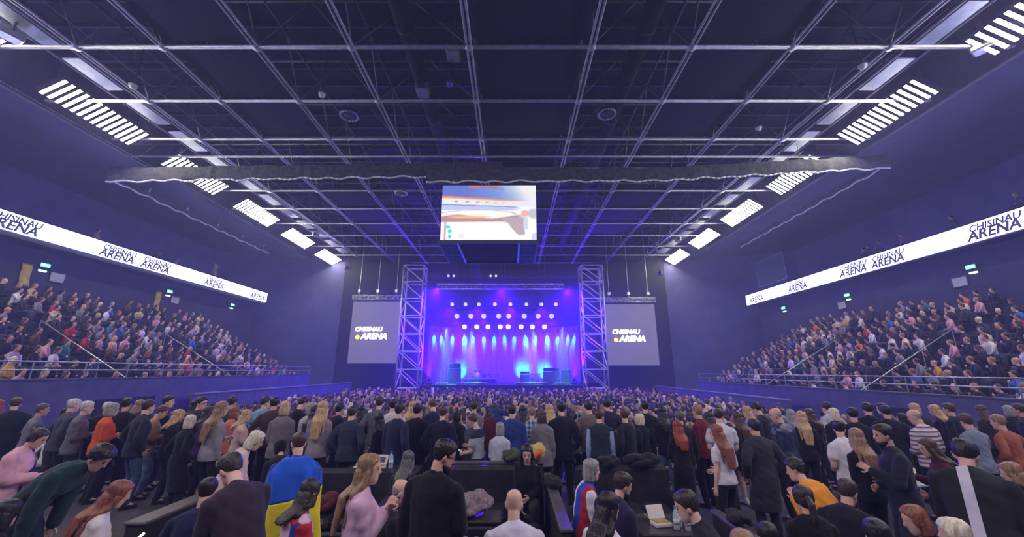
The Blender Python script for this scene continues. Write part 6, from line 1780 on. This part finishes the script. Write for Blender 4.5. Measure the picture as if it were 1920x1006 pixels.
# seated spectators, row by row
for s, q in STAND.items():
    for r in range(NROW):
        yy = q['y1'] - .6 - rng.uniform(0, .3); k = 0
        yy -= max(0, r-4)*.0
        while yy > 6.2:
            aisle = any(abs(yy - a) < .5 for a in (11.0, 17.5, 24.0))
            if not aisle and rng.random() < .88:
                k += 1
                x = q['x0'] + s*(r*q['dx'] + .42)
                want = math.atan2(-(-1.0 - x), 40 - yy)      # towards the stage
                ang = (PI/2 if s > 0 else -PI/2)*.62 + want*.38
                add_member(x, yy, q['z0'] + r*q['dz'], ang + rng.normal(0, .2), rng.uniform(.92, 1.04), 'sit', q['lab'], r+1, k)
            yy -= rng.uniform(.62, .68)
# a thin scatter of people on the balconies
for s, X, Zb in ((1, XR, 9.45), (-1, XL, 9.55)):
    for r in (1, 2):
        yy = 31.0
        while yy > 10:
            if rng.random() < (.3 if s > 0 else .1): add_member(X + s*(1.3 + 1.1*r), yy, Zb + .85 + .5*r, (PI/2)*s*.8, 1.0, 'sit', 'balcony', r+1, 0)
            yy -= rng.uniform(.55, 1.1)
def screen_of(p):
    d = V(p) - V((0, 0, CAMZ)); z = d.y*_cp + d.z*_sp
    return (960 + FPX*d.x/max(z, .01), 503 - FPX*(d.z*_cp - d.y*_sp)/max(z, .01), z)
# folding seats under the spectators
ss = MB().bbox(-.22, .22, -.20, .20, .36, .42, .02).bbox(-.22, .22, -.25, -.20, .40, .80, .02).box(-.03, .03, -.1, .1, 0, .37)
seat_me = ss.mesh('seat', M_SEAT); STOBJ = {o['label'].split()[-2]: o for o in scene.objects if o.name.startswith('seating_stand')}
sv = np.array(ss.v, np.float32)
for lab_, so in STOBJ.items():
    ids = [m_ for m_ in MEMB if m_[10] == lab_]; ids.sort(key=lambda m_: m_[1])
    far = MB()
    for n_, m_ in enumerate(ids):
        rz = PI/2 if lab_ == 'right' else -PI/2
        p = V(m_[:3]) - so.location
        if n_ < 140: put('seat', seat_me, so, p, (0, 0, rz))
        else: far.add([Matrix.Translation(p) @ (Matrix.Rotation(rz, 4, 'Z') @ V(q_)) for q_ in ss.v], ss.f)
    fo = far.build('seats', M_SEAT, so); fo['kind'] = 'stuff'
cand = []
for i, m_ in enumerate(MEMB):
    hz_ = 1.72*m_[4] if m_[5] == 'stand' else 1.3*m_[4]
    u, v, z = screen_of((m_[0], m_[1], m_[2] + hz_))
    if 0 < u < 1920 and z > 1 and m_[10] != 'balcony' and not (m_[10] == 'floor' and v > 762): cand.append((z, i))
cand.sort()
N_IND = max(0, 300 - len(ALL_PEOPLE))
single = {i for _, i in cand[:N_IND]}
MESHC = {}
def lp_mesh(kind, idx):
    if (kind, idx) not in MESHC:
        MESHC[(kind, idx)] = (LP_STAND if kind == 'stand' else LP_SIT)[idx].mesh('person', [skin(0), hairm('brown'), fab((90, 90, 90)), fab((40, 40, 46))])
    return MESHC[(kind, idx)]
for i in sorted(single):
    x, y, z, rz, sc, kind, ti, tp, hr, sk, where, r, k = MEMB[i]
    o = put('person', lp_mesh(kind, ti), None, (x, y, z), (0, 0, rz)); o.scale = (sc,)*3
    for j, m_ in enumerate((skin(sk), hairm(HK[hr]), fab(TOPS[tp][1]), fab(((40, 42, 56), (24, 24, 28), (56, 66, 96))[i % 3]))):
        o.material_slots[j].link = 'OBJECT'; o.material_slots[j].material = m_
    if where == 'floor': tag(o, '%s-haired concertgoer in %s top, %s row of the floor crowd, %s from the left' % (HK[hr], TOPS[tp][0], ordinal(r), ordinal(k)), 'person', 'concertgoers standing on the floor')
    else: tag(o, '%s-haired spectator in %s top, %s row up in %s stand, %s from stage end' % (HK[hr], TOPS[tp][0], ordinal(r), where, ordinal(k)), 'person', 'spectators seated in the side stands')
def stuff(name, ids, lab):
    Vs = []; Ls = []; St = []; Cs = []; off = 0; lo_ = 0
    cache = {}
    for i in ids:
        x, y, z, rz, sc, kind, ti, tp, hr, sk, where, r, k = MEMB[i]
        if (kind, ti) not in cache:
            mb = (LP_STAND if kind == 'stand' else LP_SIT)[ti]
            cache[(kind, ti)] = (np.array(mb.v, np.float32), np.concatenate([np.array(f, np.int32) for f in mb.f]), np.array([len(f) for f in mb.f], np.int32), np.array(mb.m, np.int32))
        v0, l0, n0, m0 = cache[(kind, ti)]
        c, s = math.cos(rz), math.sin(rz)
        R = np.array([[c, -s, 0], [s, c, 0], [0, 0, 1]], np.float32)
        Vs.append((v0*sc) @ R.T + np.array([x, y, z], np.float32)); Ls.append(l0 + off)
        St.append(np.cumsum(n0) - n0 + lo_)
        pal = np.array([(*lin(SKINS[sk]), 1), (*lin(HAIRS[HK[hr]]), 1), (*lin(TOPS[tp][1]), 1), (*lin(((40, 42, 56), (24, 24, 28), (56, 66, 96))[i % 3]), 1)], np.float32)
        Cs.append(np.repeat(pal[m0], n0, axis=0))
        off += len(v0); lo_ += len(l0)
    co = np.concatenate(Vs); li = np.concatenate(Ls); ls = np.concatenate(St); col = np.concatenate(Cs)
    me = bpy.data.meshes.new(name)
    me.vertices.add(len(co)); me.vertices.foreach_set('co', co.ravel())
    me.loops.add(len(li)); me.loops.foreach_set('vertex_index', li)
    me.polygons.add(len(ls)); me.polygons.foreach_set('loop_start', ls.astype(np.int32)); me.polygons.foreach_set('use_smooth', np.ones(len(ls), bool))
    me.update(calc_edges=True)
    at = me.color_attributes.new('col', 'FLOAT_COLOR', 'CORNER'); at.data.foreach_set('color', col.ravel())
    me.materials.append(attr_mat('crowd_cloth', 'col', .75))
    o = put(name, me); tag(o, lab, 'crowd', kind='stuff')
    print(name, len(ids), 'people', len(ls), 'faces')
rest = [i for i in range(len(MEMB)) if i not in single]
stuff('crowd', rest, 'dense crowd of distant people on the floor and in the stands')
print('individual people', len(ALL_PEOPLE), '+', len(single))
# ================================================================== stage haze hanging in the hall
m = bpy.data.materials.new('haze'); m.use_nodes = True
nt = m.node_tree
for n_ in list(nt.nodes):
    if n_.type != 'OUTPUT_MATERIAL': nt.nodes.remove(n_)
vsn = nt.nodes.new('ShaderNodeVolumeScatter'); vsn.inputs['Color'].default_value = (.40, .40, 1.0, 1); vsn.inputs['Density'].default_value = HAZE_DENSITY; vsn.inputs['Anisotropy'].default_value = .25
nt.links.new(vsn.outputs['Volume'], nt.nodes['Material Output'].inputs['Volume'])
hz = MB().box(-30.1, 28.9, -13.9, 46.5, .02, 18.5).build('haze', m)
m2 = m.copy(); m2.name = 'stage_haze'
for n_ in m2.node_tree.nodes:
    if n_.type == 'VOLUME_SCATTER': n_.inputs['Density'].default_value = .028; n_.inputs['Color'].default_value = (.7, .6, 1, 1)
hz2 = MB().box(-11.4, 9.4, 38.2, 45.2, STZ+.05, 13.4).build('haze', m2)
tag(hz2, 'thicker blue smoke hanging over the stage', 'haze', kind='stuff')
tag(hz, 'thin violet stage haze filling the hall', 'haze', kind='stuff')
if _tmp_obj is not None:
    bpy.data.objects.remove(_tmp_obj); bpy.data.scenes.remove(bpy.data.scenes['workshop'])
